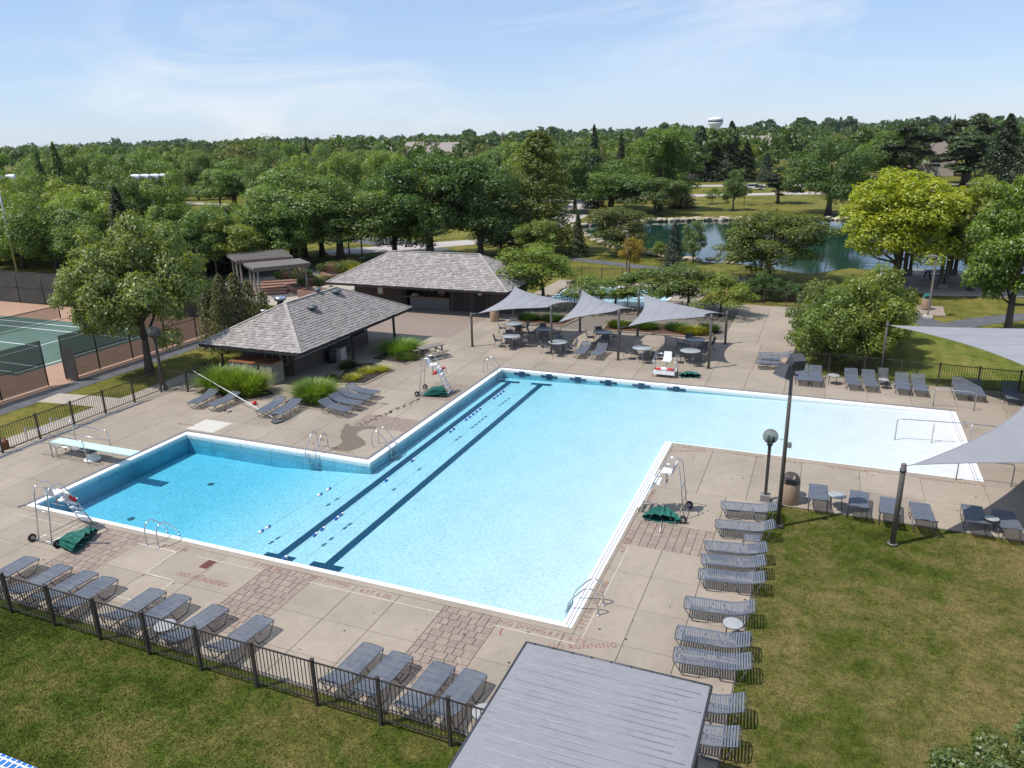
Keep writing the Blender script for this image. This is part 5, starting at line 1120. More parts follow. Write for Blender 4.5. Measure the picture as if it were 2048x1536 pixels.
def court_fence(label, posts, h, mat, rails=(.05, 1.35), dip=None):
    p0 = Vector((*posts[0], 0)); root = thing('court_fence', label, 'fence', p0)
    for q in posts: q = Vector((*q, 0)) - p0; MB().tube([q, q + Vector((0, 0, h))], .04, 8).build('post', MAT['black'], root)
    for a, b in zip(posts[:-1], posts[1:]):
        a = Vector((*a, 0)) - p0; b = Vector((*b, 0)) - p0
        for z in (*rails, h): MB().tube([a + Vector((0, 0, z)), b + Vector((0, 0, z))], .022, 6).build('rail', MAT['black'], root)
        MB().quads([a + Vector((0, 0, .08)), b + Vector((0, 0, .08)), b + Vector((0, 0, h - .03)), a + Vector((0, 0, h - .03))], [(0, 1, 2, 3)]).build('windscreen', mat, root)
    return root
court_fence('dark mesh tennis fence beside the path, near the gate opening and beyond', [(-13.4, y) for y in (12.6, 14.9, 17.4, 20.2, 23, 25.8, 28.3)], 2.65, MAT['screen'])
court_fence('dark mesh tennis fence short of the gate opening, running out of view', [(-13.4, y) for y in (11.4, 8.6, 5.8, 3.0, .2, -2.6)], 2.65, MAT['screen'])
court_fence('tall dark windscreen fence at the far side of the tennis court', [(-13.4 - 3.2 * i, 28.3) for i in range(14)], 2.75, MAT['screen2'])
gt = thing('court_gate', 'open mesh gate of the tennis court fence', 'gate', (-13.4, 12.55, 0)); gv = [(0, 0), (.95, .12)]
MB().quads([(0, 0, .1), (.9, .1, .1), (.9, .1, 2.0), (0, 0, 2.0)], [(0, 1, 2, 3)]).build('mesh_panel', MAT['screen2'], gt)
MB().tube([(0, 0, .08), (.9, .1, .08), (.9, .1, 2.05), (0, 0, 2.05), (0, 0, .08)], .025, 6).build('gate_frame', MAT['black'], gt)
def court_light(label, x, y, h, heads):
    root = thing('court_light', label, 'flood light', (x, y, 0)); MB().tube([(0, 0, 0), (0, 0, h)], [.11, .07], 12).build('pole', MAT['dullsteel'], root); MB().tube([(-1.7, -.7, h), (1.7, .7, h)], .04, 8).build('cross_arm', MAT['dullsteel'], root)
    for k in range(heads):
        f = -1 + 2 * k / max(1, heads - 1); c = Vector((f * 1.45, f * .6, h + .12)); hm = MB(); hm.tube([c + Vector((-.42, -.25, .05)), c + Vector((-.1, -.05, .0)), c + Vector((.28, .18, -.12)), c + Vector((.34, .22, -.14))], [.08, .2, .29, .29], 14); hm.build('lamp_head', MAT['tower'], root)
p1 = at(306, 430); court_light('tall grey court light with four lamp heads amid the woodland', -41.7, 47.5, 9.9, 4); court_light('tall grey court light at the edge of the view behind the court', -54.2, 39.0, 10.3, 3)
# ------------------------------------------------------------------ pond edge, pavilion, far things
edge = thing('pond_edge', 'tumbled limestone rocks lining the far bank of the pond', 'rock edging', (0, 0, 0)); ROCKS = []
for i in range(6):
    r = random.Random(i); bm = bmesh.new(); bmesh.ops.create_icosphere(bm, subdivisions=1, radius=.5)
    for v in bm.verts: v.co *= r.uniform(.75, 1.15); v.co.z *= .62
    me = bpy.data.meshes.new('rock'); bm.to_mesh(me); bm.free(); me.materials.append(MAT['rock']); ROCKS.append(me)
def rock_line(root, pts, n, smin, smax, jit):
    pts = [Vector((*p, 0)) for p in pts]; seg = [(pts[i + 1] - pts[i]).length for i in range(len(pts) - 1)]; T = sum(seg); r = random.Random(n)
    for k in range(n):
        d = T * (k + r.uniform(-.4, .4)) / n; i = 0
        while i < len(seg) - 1 and d > seg[i]: d -= seg[i]; i += 1
        p = pts[i].lerp(pts[i + 1], max(0, min(1, d / seg[i]))); s = r.uniform(smin, smax); o = put('rock', ROCKS[k % 6], root, (p.x + r.uniform(-jit, jit), p.y + r.uniform(-jit, jit), .05 * s + r.uniform(0, .25))); o.scale = (s * r.uniform(.9, 1.7), s, s * r.uniform(.7, 1.0)); o.rotation_euler = (0, 0, r.uniform(0, 6.3))
rock_line(edge, pond[1:9], 190, .7, 1.5, .5)
edge2 = thing('pond_edge', 'pale flat rocks along the near bank of the pond by the lawn', 'rock edging', (0, 0, 0)); rock_line(edge2, [pond[-6], pond[-5], pond[-4], pond[-3], pond[-2], pond[-1], pond[0], pond[1]], 70, .6, 1.2, .3)

# pavilion
gz = thing('pavilion', 'lakeside pavilion with shingle roof on clustered timber columns', 'pavilion', (37.6, 59.0, 0)); RZ = .12
def rot2(x, y, a=RZ): return (x * math.cos(a) - y * math.sin(a), x * math.sin(a) + y * math.cos(a))
mb = MB(); mb.prism([rot2(6.2 * math.cos(k * math.pi / 4 + .39), 6.2 * math.sin(k * math.pi / 4 + .39)) for k in range(8)], -.06, .14); mb.build('floor', MAT['walk'], gz)
for k in range(6):
    a = k * math.pi / 3 + .2; x, y = rot2(4.0 * math.cos(a), 4.0 * math.sin(a)); col_ = MB().box(x - .38, x + .38, y - .38, y + .38, .14, .62).build('column_base', MAT['timber'], gz)
    for dx in (-.2, .2):
        for dy in (-.2, .2): MB().box(x + dx - .12, x + dx + .12, y + dy - .12, y + dy + .12, .62, 3.3).build('column', MAT['darktimber'], gz)
V = [rot2(6.4 * math.cos(k * math.pi / 3 + .2), 6.4 * math.sin(k * math.pi / 3 + .2)) for k in range(6)]; T_ = [rot2(1.1 * math.cos(k * math.pi / 3 + .2), 1.1 * math.sin(k * math.pi / 3 + .2)) for k in range(6)]
mb = MB(); mb.quads([(*v, 3.2) for v in V] + [(*v, 4.75) for v in T_], [(k, (k + 1) % 6, 6 + (k + 1) % 6, 6 + k) for k in range(6)] + [tuple(range(6, 12)), tuple(reversed(range(6)))]); rf = mb.build('roof', MAT['underlay'], gz)
mb = MB()
for k in range(6):
    a0, a1, b0, b1 = Vector((*V[k], 3.22)), Vector((*V[(k + 1) % 6], 3.22)), Vector((*T_[k], 4.77)), Vector((*T_[(k + 1) % 6], 4.77))
    for j in range(22):
        f, g_ = j / 22, (j + 1.2) / 22; p, q_ = a0.lerp(b0, f), a1.lerp(b1, f); u_, v_ = a0.lerp(b0, min(1, g_)), a1.lerp(b1, min(1, g_)); up = Vector((0, 0, .04)); mb.quads([p + up, q_ + up, v_ + up * .2, u_ + up * .2, p, q_], [(0, 1, 2, 3), (4, 5, 1, 0)])
o = mb.build('shingle_courses', MAT['shingle'], rf); o['kind'] = 'stuff'
fence('pavilion_railing', 'timber railing of the pavilion deck along the water', [(27.5, 66.4), (30, 67.6), (32.5, 68.4), (36, 68.0), (40, 67.4), (44, 66.4), (48, 65)], 1.05, MAT['darktimber'], 0.5)
struct('pavilion_deck', MB().prism([(32.0, 58.0), (32.6, 66.6), (48.5, 65.3), (48, 54.5), (41, 53.5), (34.2, 55.8)], -.05, .05), MAT['counter'])
picnic('dark octagonal picnic table inside the pavilion', 36.8, 60.3, .3, MAT['black'], 1.1).location.z = .14; picnic('dark picnic bench table at the open side of the pavilion', 41.2, 57.6, .8, MAT['black'], 1.0).location.z = .06
# street lamps
def lamp(label, x, y, h, mat='dullsteel', arm=.5):
    root = thing('street_lamp', label, 'street lamp', (x, y, 0)); MB().box(-.3, .3, -.3, .3, -.05, .12).build('footing', MAT['pale'], root); MB().box(-.06, .06, -.06, .06, .12, h).build('pole', MAT[mat], root); MB().bar((0, 0, h), (-arm, .05, h), .06, .06).build('arm', MAT[mat], root); MB().box(-arm - .45, -arm + .1, -.14, .24, h - .06, h + .06).build('lamp_head', MAT[mat], root)
lamp('square grey lamp post at the fork of the garden path', *at(1855, 634).xy, 4.4, 'timber', .1); lamp('grey lamp post beside the small yellow tree', *at(1253, 549).xy, 4.2, 'timber', .05); lamp('lamp post on the slope beyond the road, beside the dark spruces', *at(1962, 362).xy, 8.5, 'timber', .6); lamp('thin lamp post beside the pergolas', *at(435, 556).xy, 5.6, 'timber', .1); lamp('thin lamp post under the row of oaks, shorter', *at(699, 508).xy, 3.4, 'bronze', .05); lamp('thin lamp post under the row of oaks, closer to the snack bar', *at(725, 516).xy, 3.9, 'bronze', .05)
# houses
def house(label, px, py, w, d, h, rh, rz, chim=False):
    p = at(px, py); root = thing('house', label, 'house', (p.x, p.y, 0), rz); MB().box(-w/2, w/2, -d/2, d/2, 0, h).build('wall', MAT['siding'], root); e = .5
    mb = MB(); mb.quads([(-w/2 - e, -d/2 - e, h - .1), (w/2 + e, -d/2 - e, h - .1), (w/2 + e, d/2 + e, h - .1), (-w/2 - e, d/2 + e, h - .1), (-w/2 - e + .8, 0, h + rh), (w/2 + e - .8, 0, h + rh)], [(0, 1, 5, 4), (2, 3, 4, 5), (1, 2, 5), (3, 0, 4), (3, 2, 1, 0)]); rf = mb.build('roof', MAT['houseroof'], root)
    if chim: MB().box(w/2 - 2.2, w/2 - 1.0, -.6, .6, h, h + rh + 1.2).build('chimney', MAT['siding'], rf)
    for k in range(4):
        x = -w/2 + w * (k + .5) / 4; wd = MB().box(x - .6, x + .6, -d/2 - .06, -d/2 - .003, 1.0, 2.4).build('window', MAT['glasspane'], root); MB().box(x - .7, x + .7, -d/2 - .09, -d/2 - .003, .9, .99).build('sill', MAT['white'], wd)
    MB().box(-.5, .5, -d/2 - .07, -d/2 - .003, 0, 2.1).build('door', MAT['trim'], root)
house('taupe roofed house showing between trees, its gable by a dark spruce', 910, 345, 22, 12, 6.5, 5.5, .3); house('small taupe house gable left among the trees beside the wider taupe roof', 845, 350, 12, 10, 7.5, 5.0, .2, True); house('house with pale roof behind the tall spruces', 1472, 318, 16, 11, 7.5, 4.2, .05); house('house with steep pale roof behind the big tree across the pond', 1545, 320, 22, 12, 6.8, 4.6, .02); house('tall gabled house almost hidden in the pines on the slope', 1862, 350, 10, 12, 6.0, 5.0, 1.4)
house('low pale roofed house at the rim of the far woodland', 765, 335, 16, 10, 7.0, 4.0, .1)
# water tower
wt = thing('water_tower', 'pale water tower rising above the far tree line', 'water tower', (-79.5, 735.7, -9.5)); wt.scale = (.69, .69, 1.0); MB().lathe([(5.0, 0), (4.2, 4), (4.0, 24), (5, 27), (9.5, 30.5), (9.8, 32.0), (9.6, 32.2), (9.6, 33.6), (9.9, 33.8), (9.9, 35.0), (8.8, 35.6), (0, 37)], 40).build('tank', MAT['tower'], wt); MB().lathe([(9.7, 32.3), (9.72, 33.5), (9.6, 33.5)], 40).build('dark_band', MAT['frame'], wt)
# stone sign wall
sw = thing('sign_wall', 'low pale stone entrance wall across the road', 'wall', (*at(1402, 362).xy, 0)); MB().box(-4.2, 4.2, -.35, .35, 0, 1.7).build('stone_wall', MAT['rock'], sw); MB().box(-4.35, 4.35, -.45, .45, 1.703, 1.9).build('cap', MAT['pale'], sw)
# cars
def car(label, x, y, rz, mat):
    root = thing('car', label, 'car', (x, y, 0), rz); prof = [(-2.2, .35), (-2.2, .8), (-1.5, .92), (1.2, .9), (2.15, .78), (2.25, .35)]; cab = [(-1.7, .92), (-1.3, 1.4), (.45, 1.42), (1.2, .9)]
    mb = MB(); n = len(prof); mb.quads([(a, -.87, b) for a, b in prof] + [(a, .87, b) for a, b in prof], [tuple(range(n)), tuple(reversed(range(n, 2 * n)))] + [((i + 1) % n, i, n + i, n + (i + 1) % n) for i in range(n)]); mb.build('body', mat, root)
    mb = MB(); mb.quads([(a, -.74, b) for a, b in cab] + [(a, .74, b) for a, b in cab], [(0, 1, 2, 3), (7, 6, 5, 4), (1, 0, 4, 5), (3, 2, 6, 7)]); mb.build('windows', MAT['glasspane'], root); MB().box(-1.28, .44, -.72, .72, 1.40, 1.45).build('roof', mat, root)
    for x_ in (-1.4, 1.4):
        for y_ in (-.82, .82): w_ = MB().tube([(x_, y_ - .1, .33), (x_, y_ + .1, .33)], .33, 16).build('wheel', MAT['black'], root); MB().tube([(x_, y_ - .11, .33), (x_, y_ + .11, .33)], .18, 12).build('rim', MAT['dullsteel'], w_)
    for y_ in (-.6, .6): MB().box(2.15, 2.24, y_ - .16, y_ + .16, .58, .72).build('headlight', MAT['white'], root)
cw, crd, cs = plain('white_car_paint', (.75, .75, .76), .25), plain('red_car_paint', (.5, .02, .03), .25), plain('silver_car_paint', (.45, .46, .48), .3, .4)
car('red car on the road behind the pondside oak', *at(1243, 378).xy, .5, crd); car('silver car on the road just behind the red one', *at(1252, 386).xy, .5, cs); car('white car on the far road by the big pondside tree', *at(1508, 380).xy, .35, cw)
for i, px in enumerate((372, 388, 404, 420, 478, 492)): car('parked car in the lot beyond the woodland, %s from the woods' % ORD[i], *at(px, 381 + (i % 2)).xy, .4 + 1.57 * (i % 2), (cw, cs, cw, crd, cs, cw)[i])
# ------------------------------------------------------------------ foliage
def leaves(C, N, size, rg, flat=.45, aspect=.62):
    """Diamond leaves at centres C with outward directions N."""
    n = len(C); R = rg.normal(size=(n, 3)); R /= np.linalg.norm(R, axis=1, keepdims=True) + 1e-9
    nn = N * (1 - flat) + R * flat * 1.6; nn /= np.linalg.norm(nn, axis=1, keepdims=True) + 1e-9
    a = np.cross(nn, rg.normal(size=(n, 3))); a /= np.linalg.norm(a, axis=1, keepdims=True) + 1e-9; b = np.cross(nn, a)
    s = (size * rg.uniform(.6, 1.3, n))[:, None]; fold = nn * s * .18
    V = np.stack([C - a * s * .5, C + b * s * .5 * aspect + fold, C + a * s * .5, C - b * s * .5 * aspect + fold], 1).reshape(-1, 3)
    return V, np.arange(4 * n).reshape(-1, 4), rg.random(n)
def dirs(n, rg, zmin=-1.0):
    z = rg.uniform(zmin, 1, n); a = rg.uniform(0, 2 * np.pi, n); r = np.sqrt(np.maximum(0, 1 - z * z)); return np.stack([r * np.cos(a), r * np.sin(a), z], 1)
def lobes_round(rg, R, H, z0, n, spread=1.0, lobe=(.26, .42), top=1.0):
    """Lobe centres and radii of an uneven crown between z0 and H: a core plus lobes gathered round a few main limbs."""
    hz = (H - z0) / 2; zc = z0 + hz; nm = max(5, n // 8); md = dirs(nm, rg, -.9); mf = rg.uniform(.48, .80, nm)
    k = rg.integers(0, nm, n); d = md[k] * mf[k][:, None] + rg.normal(0, .17, (n, 3)); core = rg.random(n) < .42; dc = dirs(n, rg, -.8) * (rg.uniform(.1, .75, n) ** .6)[:, None]; d = np.where(core[:, None], dc, d)
    ln = np.linalg.norm(d, axis=1, keepdims=True); d = np.where(ln > .92, d * .92 / ln, d)
    C = np.stack([d[:, 0] * R * spread, d[:, 1] * R * spread, zc + d[:, 2] * hz * top], 1); r = rg.uniform(lobe[0], lobe[1], n) * min(R, hz * 1.15)
    return C, r
def crown_from_lobes(C, r, n, size, rg, name, mat, zmin=-.55):
    w = r ** 2; k = rg.choice(len(C), n, p=w / w.sum()); d = dirs(n, rg, zmin); rad_ = r[k] * rg.uniform(.62, 1.04, n)
    wob = 1 + .18 * np.sin(d[:, 0] * 7 + k) * np.cos(d[:, 1] * 6 + 2 * k); P = C[k] + d * (rad_ * wob)[:, None] * np.array([1, 1, .82])
    V, F, a = leaves(P, d + np.array([0, 0, .55]), size, rg, .34); return npmesh(name, V, F, mat, a)
def trunk_mesh(rg, H, z0, r0, C, nb=9, lean=.0):
    mb = MB(); top = Vector((lean * H, 0, z0 + (H - z0) * .62)); pts = [Vector((lean * H * f + .03 * H * math.sin(f * 5) * f * .4, .02 * H * math.sin(f * 4 + 1) * f, top.z * f)) for f in np.linspace(0, 1, 7)]
    mb.tube(pts, [r0 * 1.35] + [r0 * (1 - .8 * f) for f in np.linspace(.08, 1, 6)], 9)
    idx = rg.choice(len(C), min(nb, len(C)), replace=False)
    for i in idx:
        e = Vector(C[i]); f = rg.uniform(.35, .85); j = min(6, max(1, int(f * 6))); s = pts[j]
        if s.z > e.z: s = pts[max(1, min(6, int(e.z / top.z * 5)))]
        mid = s.lerp(e, .5) + Vector((0, 0, -.04 * H)); mb.tube([s, mid, e], [r0 * .38, r0 * .26, r0 * .08], 6)
    return mb.mesh('trunk', MAT['trunk'])
def deciduous(seed, R, H, z0, nl, n, size, r0, spread=1.0, lobe=(.26, .42), nb=9, zmin=-.55):
    rg = np.random.default_rng(seed); C, r = lobes_round(rg, R, H, z0, nl, spread, lobe); return trunk_mesh(rg, H, z0, r0, C, nb), crown_from_lobes(C, r, n, size, rg, 'crown', MAT['leaf'], zmin)
def conical(seed, R, H, z0, n, size, r0, power=.8, droop=.25, whorls=26, mat='needle', fill=1.0):
    """Spire-shaped crown: whorls of drooping branches set with sprays."""
    rg = np.random.default_rng(seed); t_ = rg.uniform(0, 1, n) ** 1.25; wq = np.floor(t_ * whorls) / whorls + rg.uniform(0, .35, n) / whorls; z = z0 + (H - z0) * wq
    rmax = R * (1 - wq) ** power + .05 * R * (1 - wq) + .03; nbr = 9; ba = np.floor(rg.uniform(0, nbr, n)) / nbr * 2 * np.pi + np.floor(t_ * whorls) * 2.4 + rg.normal(0, .16, n)
    f = rg.uniform(.12, 1, n) ** .6; le = 1 + .22 * np.sin(ba * 3 + np.floor(t_ * whorls) * 1.7); rr = rmax * f * le
    P = np.stack([rr * np.cos(ba), rr * np.sin(ba), z - droop * rr * f + rg.normal(0, .05, n) * R], 1); N = np.stack([np.cos(ba) * .5, np.sin(ba) * .5, np.full(n, .9)], 1)
    V, F, a = leaves(P, N, size, rg, .3, .45); me = npmesh('crown', V, F, MAT[mat], a)
    mb = MB(); mb.tube([(0, 0, 0), (0, 0, H * .5), (0, 0, H * .97)], [r0, r0 * .6, .02], 8); return mb.mesh('trunk', MAT['trunk']), me
DEC = [deciduous(101, 4.2, 11, 1.0, 62, 16000, .27, .24, 1.0, (.18, .32), 9, -.8), deciduous(102, 4.6, 10, .9, 70, 16000, .27, .26, 1.0, (.16, .28), 9, -.8), deciduous(103, 3.6, 12, 1.0, 66, 16000, .26, .22, 1.0, (.18, .32), 9, -.8), deciduous(104, 4.8, 9.5, .9, 60, 16000, .28, .26, 1.05, (.18, .33), 9, -.8), deciduous(105, 4.0, 11.5, .8, 80, 17000, .25, .24, .95, (.15, .27), 9, -.8), deciduous(106, 4.4, 10.5, 1.1, 56, 16000, .28, .25, 1.0, (.19, .35), 9, -.8)]
OAKT = [deciduous(113, 5.2, 11, 2.2, 90, 24000, .24, .30, 1.0, (.16, .28), 14, -.7)]
OAK = [deciduous(111, 5.2, 11, .7, 90, 24000, .24, .30, 1.0, (.16, .28), 14, -.7), deciduous(112, 5.0, 12, .7, 100, 25000, .24, .30, 1.0, (.15, .27), 14, -.7)]
CON = [conical(121, 2.6, 12, .5, 14000, .28, .2), conical(122, 2.2, 13, .8, 14000, .27, .2, .9, .35), conical(123, 3.0, 11, .3, 14000, .28, .2, .7, .2)]
PINE = [deciduous(131, 3.4, 11, 1.6, 60, 15000, .26, .22, 1.0, (.14, .24), 14, -.3)]
for (a, b) in PINE: b.materials.clear(); b.materials.append(MAT['needle'])
SMALL = [deciduous(141, 1.7, 4.6, .9, 44, 7500, .12, .07, 1.0, (.17, .3), 12, -.8), deciduous(142, 1.9, 4.2, .8, 46, 7500, .12, .07, 1.05, (.16, .29), 12, -.8), deciduous(143, 1.6, 4.8, 1.0, 40, 7000, .125, .07, 1.0, (.17, .3), 12, -.8)]
LARCH = [conical(151, 3.6, 16, 1.2, 24000, .28, .28, .46, .12, 24, 'leaf')]
def tree(label, x, y, kind, s, col, group=None, rz=None, sz=None, name='tree', cat='tree', z=-.06):
    root = thing(name, label, cat, (x, y, z), rng.uniform(0, 6.28) if rz is None else rz, group); root.scale = (s, s, sz or s)
    a = put('trunk', kind[0], root); b = put('crown', kind[1], root); j = rng.uniform(.88, 1.14); b.color = (col[0] * j * rng.uniform(.92, 1.1), col[1] * j, col[2] * j * rng.uniform(.85, 1.1), 1); return root
G1 = (.145, .225, .045); G2 = (.185, .265, .045); G3 = (.14, .225, .058); G4 = (.23, .30, .045); OLIVE = (.175, .195, .055); DKC = (.040, .066, .028); BLU = (.050, .085, .062); YEL = (.38, .42, .025); LIME = (.115, .19, .022); LTG = (.155, .215, .06)
def tp(label, px, py, top, kind, wpx, col, name='tree', **k):
    """Tree rooted at the ground point (px, py) of the survey, its top at picture height `top`, crown width wpx."""
    p = at(px, py); q = at(px, top, 0); dist = (p - CAM).dot(fw); H = 0.0
    lo, hi = 0.0, 60.0
    for _ in range(40):
        mid = (lo + hi) / 2; d = Vector((p.x, p.y, mid)) - CAM; yy = PH / 2 - FPX * d.dot(UP) / d.dot(fw)
        lo, hi = (mid, hi) if yy > top else (lo, mid)
    me = kind[1]; co = np.empty(len(me.vertices) * 3, np.float32); me.vertices.foreach_get('co', co); co = co.reshape(-1, 3); h0 = np.percentile(co[:, 2], 99.7); w0 = np.percentile(co[:, 0], 99) - np.percentile(co[:, 0], 1)
    return tree(label, p.x, p.y, kind, wpx * dist / FPX / w0, col, sz=hi / h0, name=name, **k)
# --- trees that can be told apart
MAPLE = deciduous(201, 5.0, 9.4, 1.7, 150, 46000, .21, .27, 1.0, (.13, .24), 22, -.7)
tree('large broadleaf tree with pale green leaves standing by the picket gate', -9.45, 15.06, MAPLE, .86, (.20, .27, .065), rz=.6, sz=.98, name='maple_tree')
YT = deciduous(212, 4.6, 11.4, 2.0, 100, 32000, .24, .30, 1.0, (.15, .26), 18, -.7)
tp('golden yellow broadleaf tree beside the pavilion', 1787, 582, 340, YT, 188, YEL, 'golden_tree')
RT1 = deciduous(203, 3.6, 11.2, 1.6, 90, 26000, .23, .26, 1.0, (.15, .27), 16, -.7)
tp('bright green broadleaf tree next to the golden tree', 1940, 585, 356, RT1, 130, G4); tp('bright green broadleaf tree at the view edge above the path fork', 2012, 682, 345, RT1, 175, (.15, .24, .03), rz=2.0)
tp('leafy tree seen only at the view edge behind the pavilion', 2060, 575, 350, RT1, 120, G2, rz=4)
tp('round olive tree between the pond and the deck', 1535, 562, 424, OAK[1], 190, (.13, .165, .032))
tp('large oak behind the pergolas, closest to the lamp posts', 681, 520, 352, OAKT[0], 190, G3); tp('oak behind the pergolas with the thickest trunk', 589, 520, 330, OAKT[0], 210, G3); tp('slim tree in the oak row behind the pergolas', 645, 512, 345, OAKT[0], 130, G1); tp('small leaning tree in the oak row behind the pergolas', 612, 512, 375, DEC[2], 110, G3)
tp('big broadleaf tree rising behind the snack bar roof, fullest crown', 862, 520, 312, OAK[1], 230, (.10, .175, .032)); tp('broadleaf tree behind the snack bar, beside the tall larch', 962, 515, 318, OAK[0], 190, (.085, .155, .04)); tp('lower broadleaf tree overhanging the snack bar ridge', 790, 512, 375, OAK[1], 150, G1); tp('dark low tree behind the snack bar hip', 1003, 510, 420, DEC[3], 120, G3)
tp('tall pyramidal larch beside the snack bar trees', 1078, 505, 264, LARCH[0], 150, (.15, .195, .034), 'larch_tree'); tp('small bright tree at the foot of the larch', 1072, 522, 440, DEC[1], 75, G4)
tp('spreading oak on the lawn in front of the road', 1221, 422, 322, OAKT[0], 165, G3); tp('broad dark tree on the near pond bank', 1240, 510, 414, OAK[1], 120, OLIVE); tp('small orange tinged young tree by the grey lamp post', 1259, 547, 474, SMALL[0], 48, (.26, .20, .018), 'young_tree')
tp('slim dark conifer on the near pond bank', 1156, 512, 425, CON[1], 36, (.05, .07, .026), 'conifer'); tp('small spruce on the pond bank', 1347, 533, 446, CON[2], 44, (.04, .06, .035), 'spruce_tree'); tp('narrow light green tree beside the small spruce', 1386, 526, 440, DEC[2], 42, LTG, 'young_tree'); tp('small lime shrub tree leaning over the pond', 1322, 520, 482, SMALL[1], 45, (.2, .24, .02), 'young_tree')
tp('large spreading tree across the pond with its own shadow', 1656, 428, 276, OAK[0], 170, (.10, .17, .036)); tp('gnarled dark pine across the pond', 1556, 407, 335, PINE[0], 75, (.035, .05, .026), 'pine_tree'); tp('young tree with mulch ring across the pond, taller', 1466, 420, 338, DEC[2], 44, G1, 'young_tree'); tp('young tree with mulch ring across the pond, smallest', 1424, 407, 375, SMALL[1], 34, G2, 'young_tree'); tp('young tree behind the taller sapling across the pond', 1488, 410, 362, SMALL[2], 26, G1, 'young_tree')
tp('tall bright tree across the pond near the rocks', 1320, 420, 255, OAK[1], 130, (.14, .215, .036)); tp('leafy tree at the foot of the tall bright tree', 1310, 430, 355, DEC[1], 95, LTG); tp('broad spruce by the road beside the tall bright tree', 1362, 415, 362, CON[2], 60, DKC, 'spruce_tree'); tp('light green tree behind the spreading lawn oak', 1150, 425, 278, DEC[4], 95, LTG)
tp('dark spruce rising behind the lawn oak, taller', 1187, 415, 250, CON[0], 42, DKC, 'spruce_tree'); tp('dark spruce rising behind the lawn oak, thinner', 1240, 405, 268, CON[1], 36, DKC, 'spruce_tree')
tp('dark spruce behind the sign wall, tallest', 1457, 362, 243, CON[0], 62, DKC, 'spruce_tree'); tp('dark spruce behind the sign wall, first of the clump', 1398, 360, 252, CON[2], 66, DKC, 'spruce_tree'); tp('dark spruce behind the sign wall, middle of the clump', 1425, 362, 262, CON[0], 56, (.03, .05, .02), 'spruce_tree'); tp('dark spruce closing the clump beside the lime shrub', 1490, 362, 282, CON[1], 50, (.03, .052, .022), 'spruce_tree')
tp('blue spruce at the road bend', 1530, 364, 305, CON[2], 34, BLU, 'spruce_tree'); tp('lime coloured round tree in front of the pale roof', 1482, 355, 288, DEC[3], 48, (.2, .24, .02)); tp('small purple leaved tree among the far greens', 990, 345, 291, SMALL[0], 26, (.035, .015, .022), 'purple_tree')
tp('pale pine with layered boughs beside the slope lamp', 1925, 372, 262, PINE[0], 120, (.07, .11, .045), 'pine_tree'); tp('dark pine on the slope behind the golden tree', 1820, 372, 245, PINE[0], 120, (.04, .065, .026), 'pine_tree'); tp('dark spruce on the slope, tallest of the right group', 1998, 378, 228, CON[0], 90, DKC, 'spruce_tree'); tp('dark spruce on the slope at the view edge', 2045, 380, 236, CON[2], 80, DKC, 'spruce_tree'); tp('broadleaf tree on the slope beside the dark pine', 1765, 372, 262, DEC[0], 95, G1); tp('low weeping tree by the road near the golden tree', 1727, 408, 380, SMALL[1], 44, OLIVE, 'young_tree'); tp('brown green pine on the slope behind the pale pine', 1935, 365, 228, PINE[0], 100, (.06, .075, .03), 'pine_tree')
tp('old tree with dark trunk at the car park edge', 470, 415, 318, OAKT[0], 130, G3); tp('wide dome shaped linden beyond the car park', 512, 385, 276, DEC[3], 150, (.105, .165, .025)); tp('conifer beside the thin lamp post, narrow', 440, 545, 425, CON[1], 60, (.055, .07, .03), 'conifer'); tp('conifer beside the thin lamp post, wide', 468, 542, 418, CON[0], 66, (.055, .07, .03), 'conifer'); tp('dark leaning broadleaf behind the court tree', 405, 560, 420, DEC[1], 110, G1); tp('reddish conifer behind the court light', 258, 548, 372, CON[0], 70, (.05, .065, .022), 'conifer'); tp('bright broadleaf beside the court light pole', 362, 555, 345, DEC[4], 84, G2); tp('conifer in the row behind the pergolas', 500, 535, 432, CON[2], 66, (.05, .068, .028), 'conifer')
# --- junipers by the pool house
JUN = [conical(301, 1.0, 4.6, .1, 5200, .15, .07, .5, .05, 30, 'needle'), conical(302, 1.15, 4.0, .1, 5200, .15, .07, .55, .05, 28, 'needle')]
for i, (px, py, top, k, w) in enumerate([(428, 694, 562, 0, 52), (456, 700, 548, 1, 60), (484, 690, 545, 0, 60), (508, 680, 560, 1, 54), (532, 668, 580, 0, 48), (566, 655, 602, 1, 40)]): tp('olive juniper behind the pool house, %s from the tennis path' % ORD[i], px, py, top, JUN[k], w, (.135, .14, .036), 'juniper', group='junipers behind the pool house')
# --- small multi-stemmed trees behind the sails
for (px, py, top, k, w, lab, c) in [(1085, 612, 490, 0, 150, 'light green small tree at the snack bar corner, the largest', (.19, .28, .04)), (1180, 618, 548, 1, 120, 'light green small tree behind the gap of the first two sails', (.18, .25, .05)), (1300, 622, 540, 2, 135, 'light green small tree behind the third sail, first stem', (.17, .23, .05)), (1375, 622, 528, 0, 130, 'light green small tree behind the third sail, second stem', (.16, .21, .045)), (1440, 632, 548, 1, 130, 'lime small tree casting shade on the deck', (.23, .30, .04)), (1230, 616, 556, 2, 100, 'light green small tree in front of the wading pool', (.18, .24, .05)), (1030, 600, 528, 1, 75, 'light green small tree touching the snack bar roof', (.17, .26, .04))]: tp(lab, px, py, top, SMALL[k], w, c, 'small_tree')
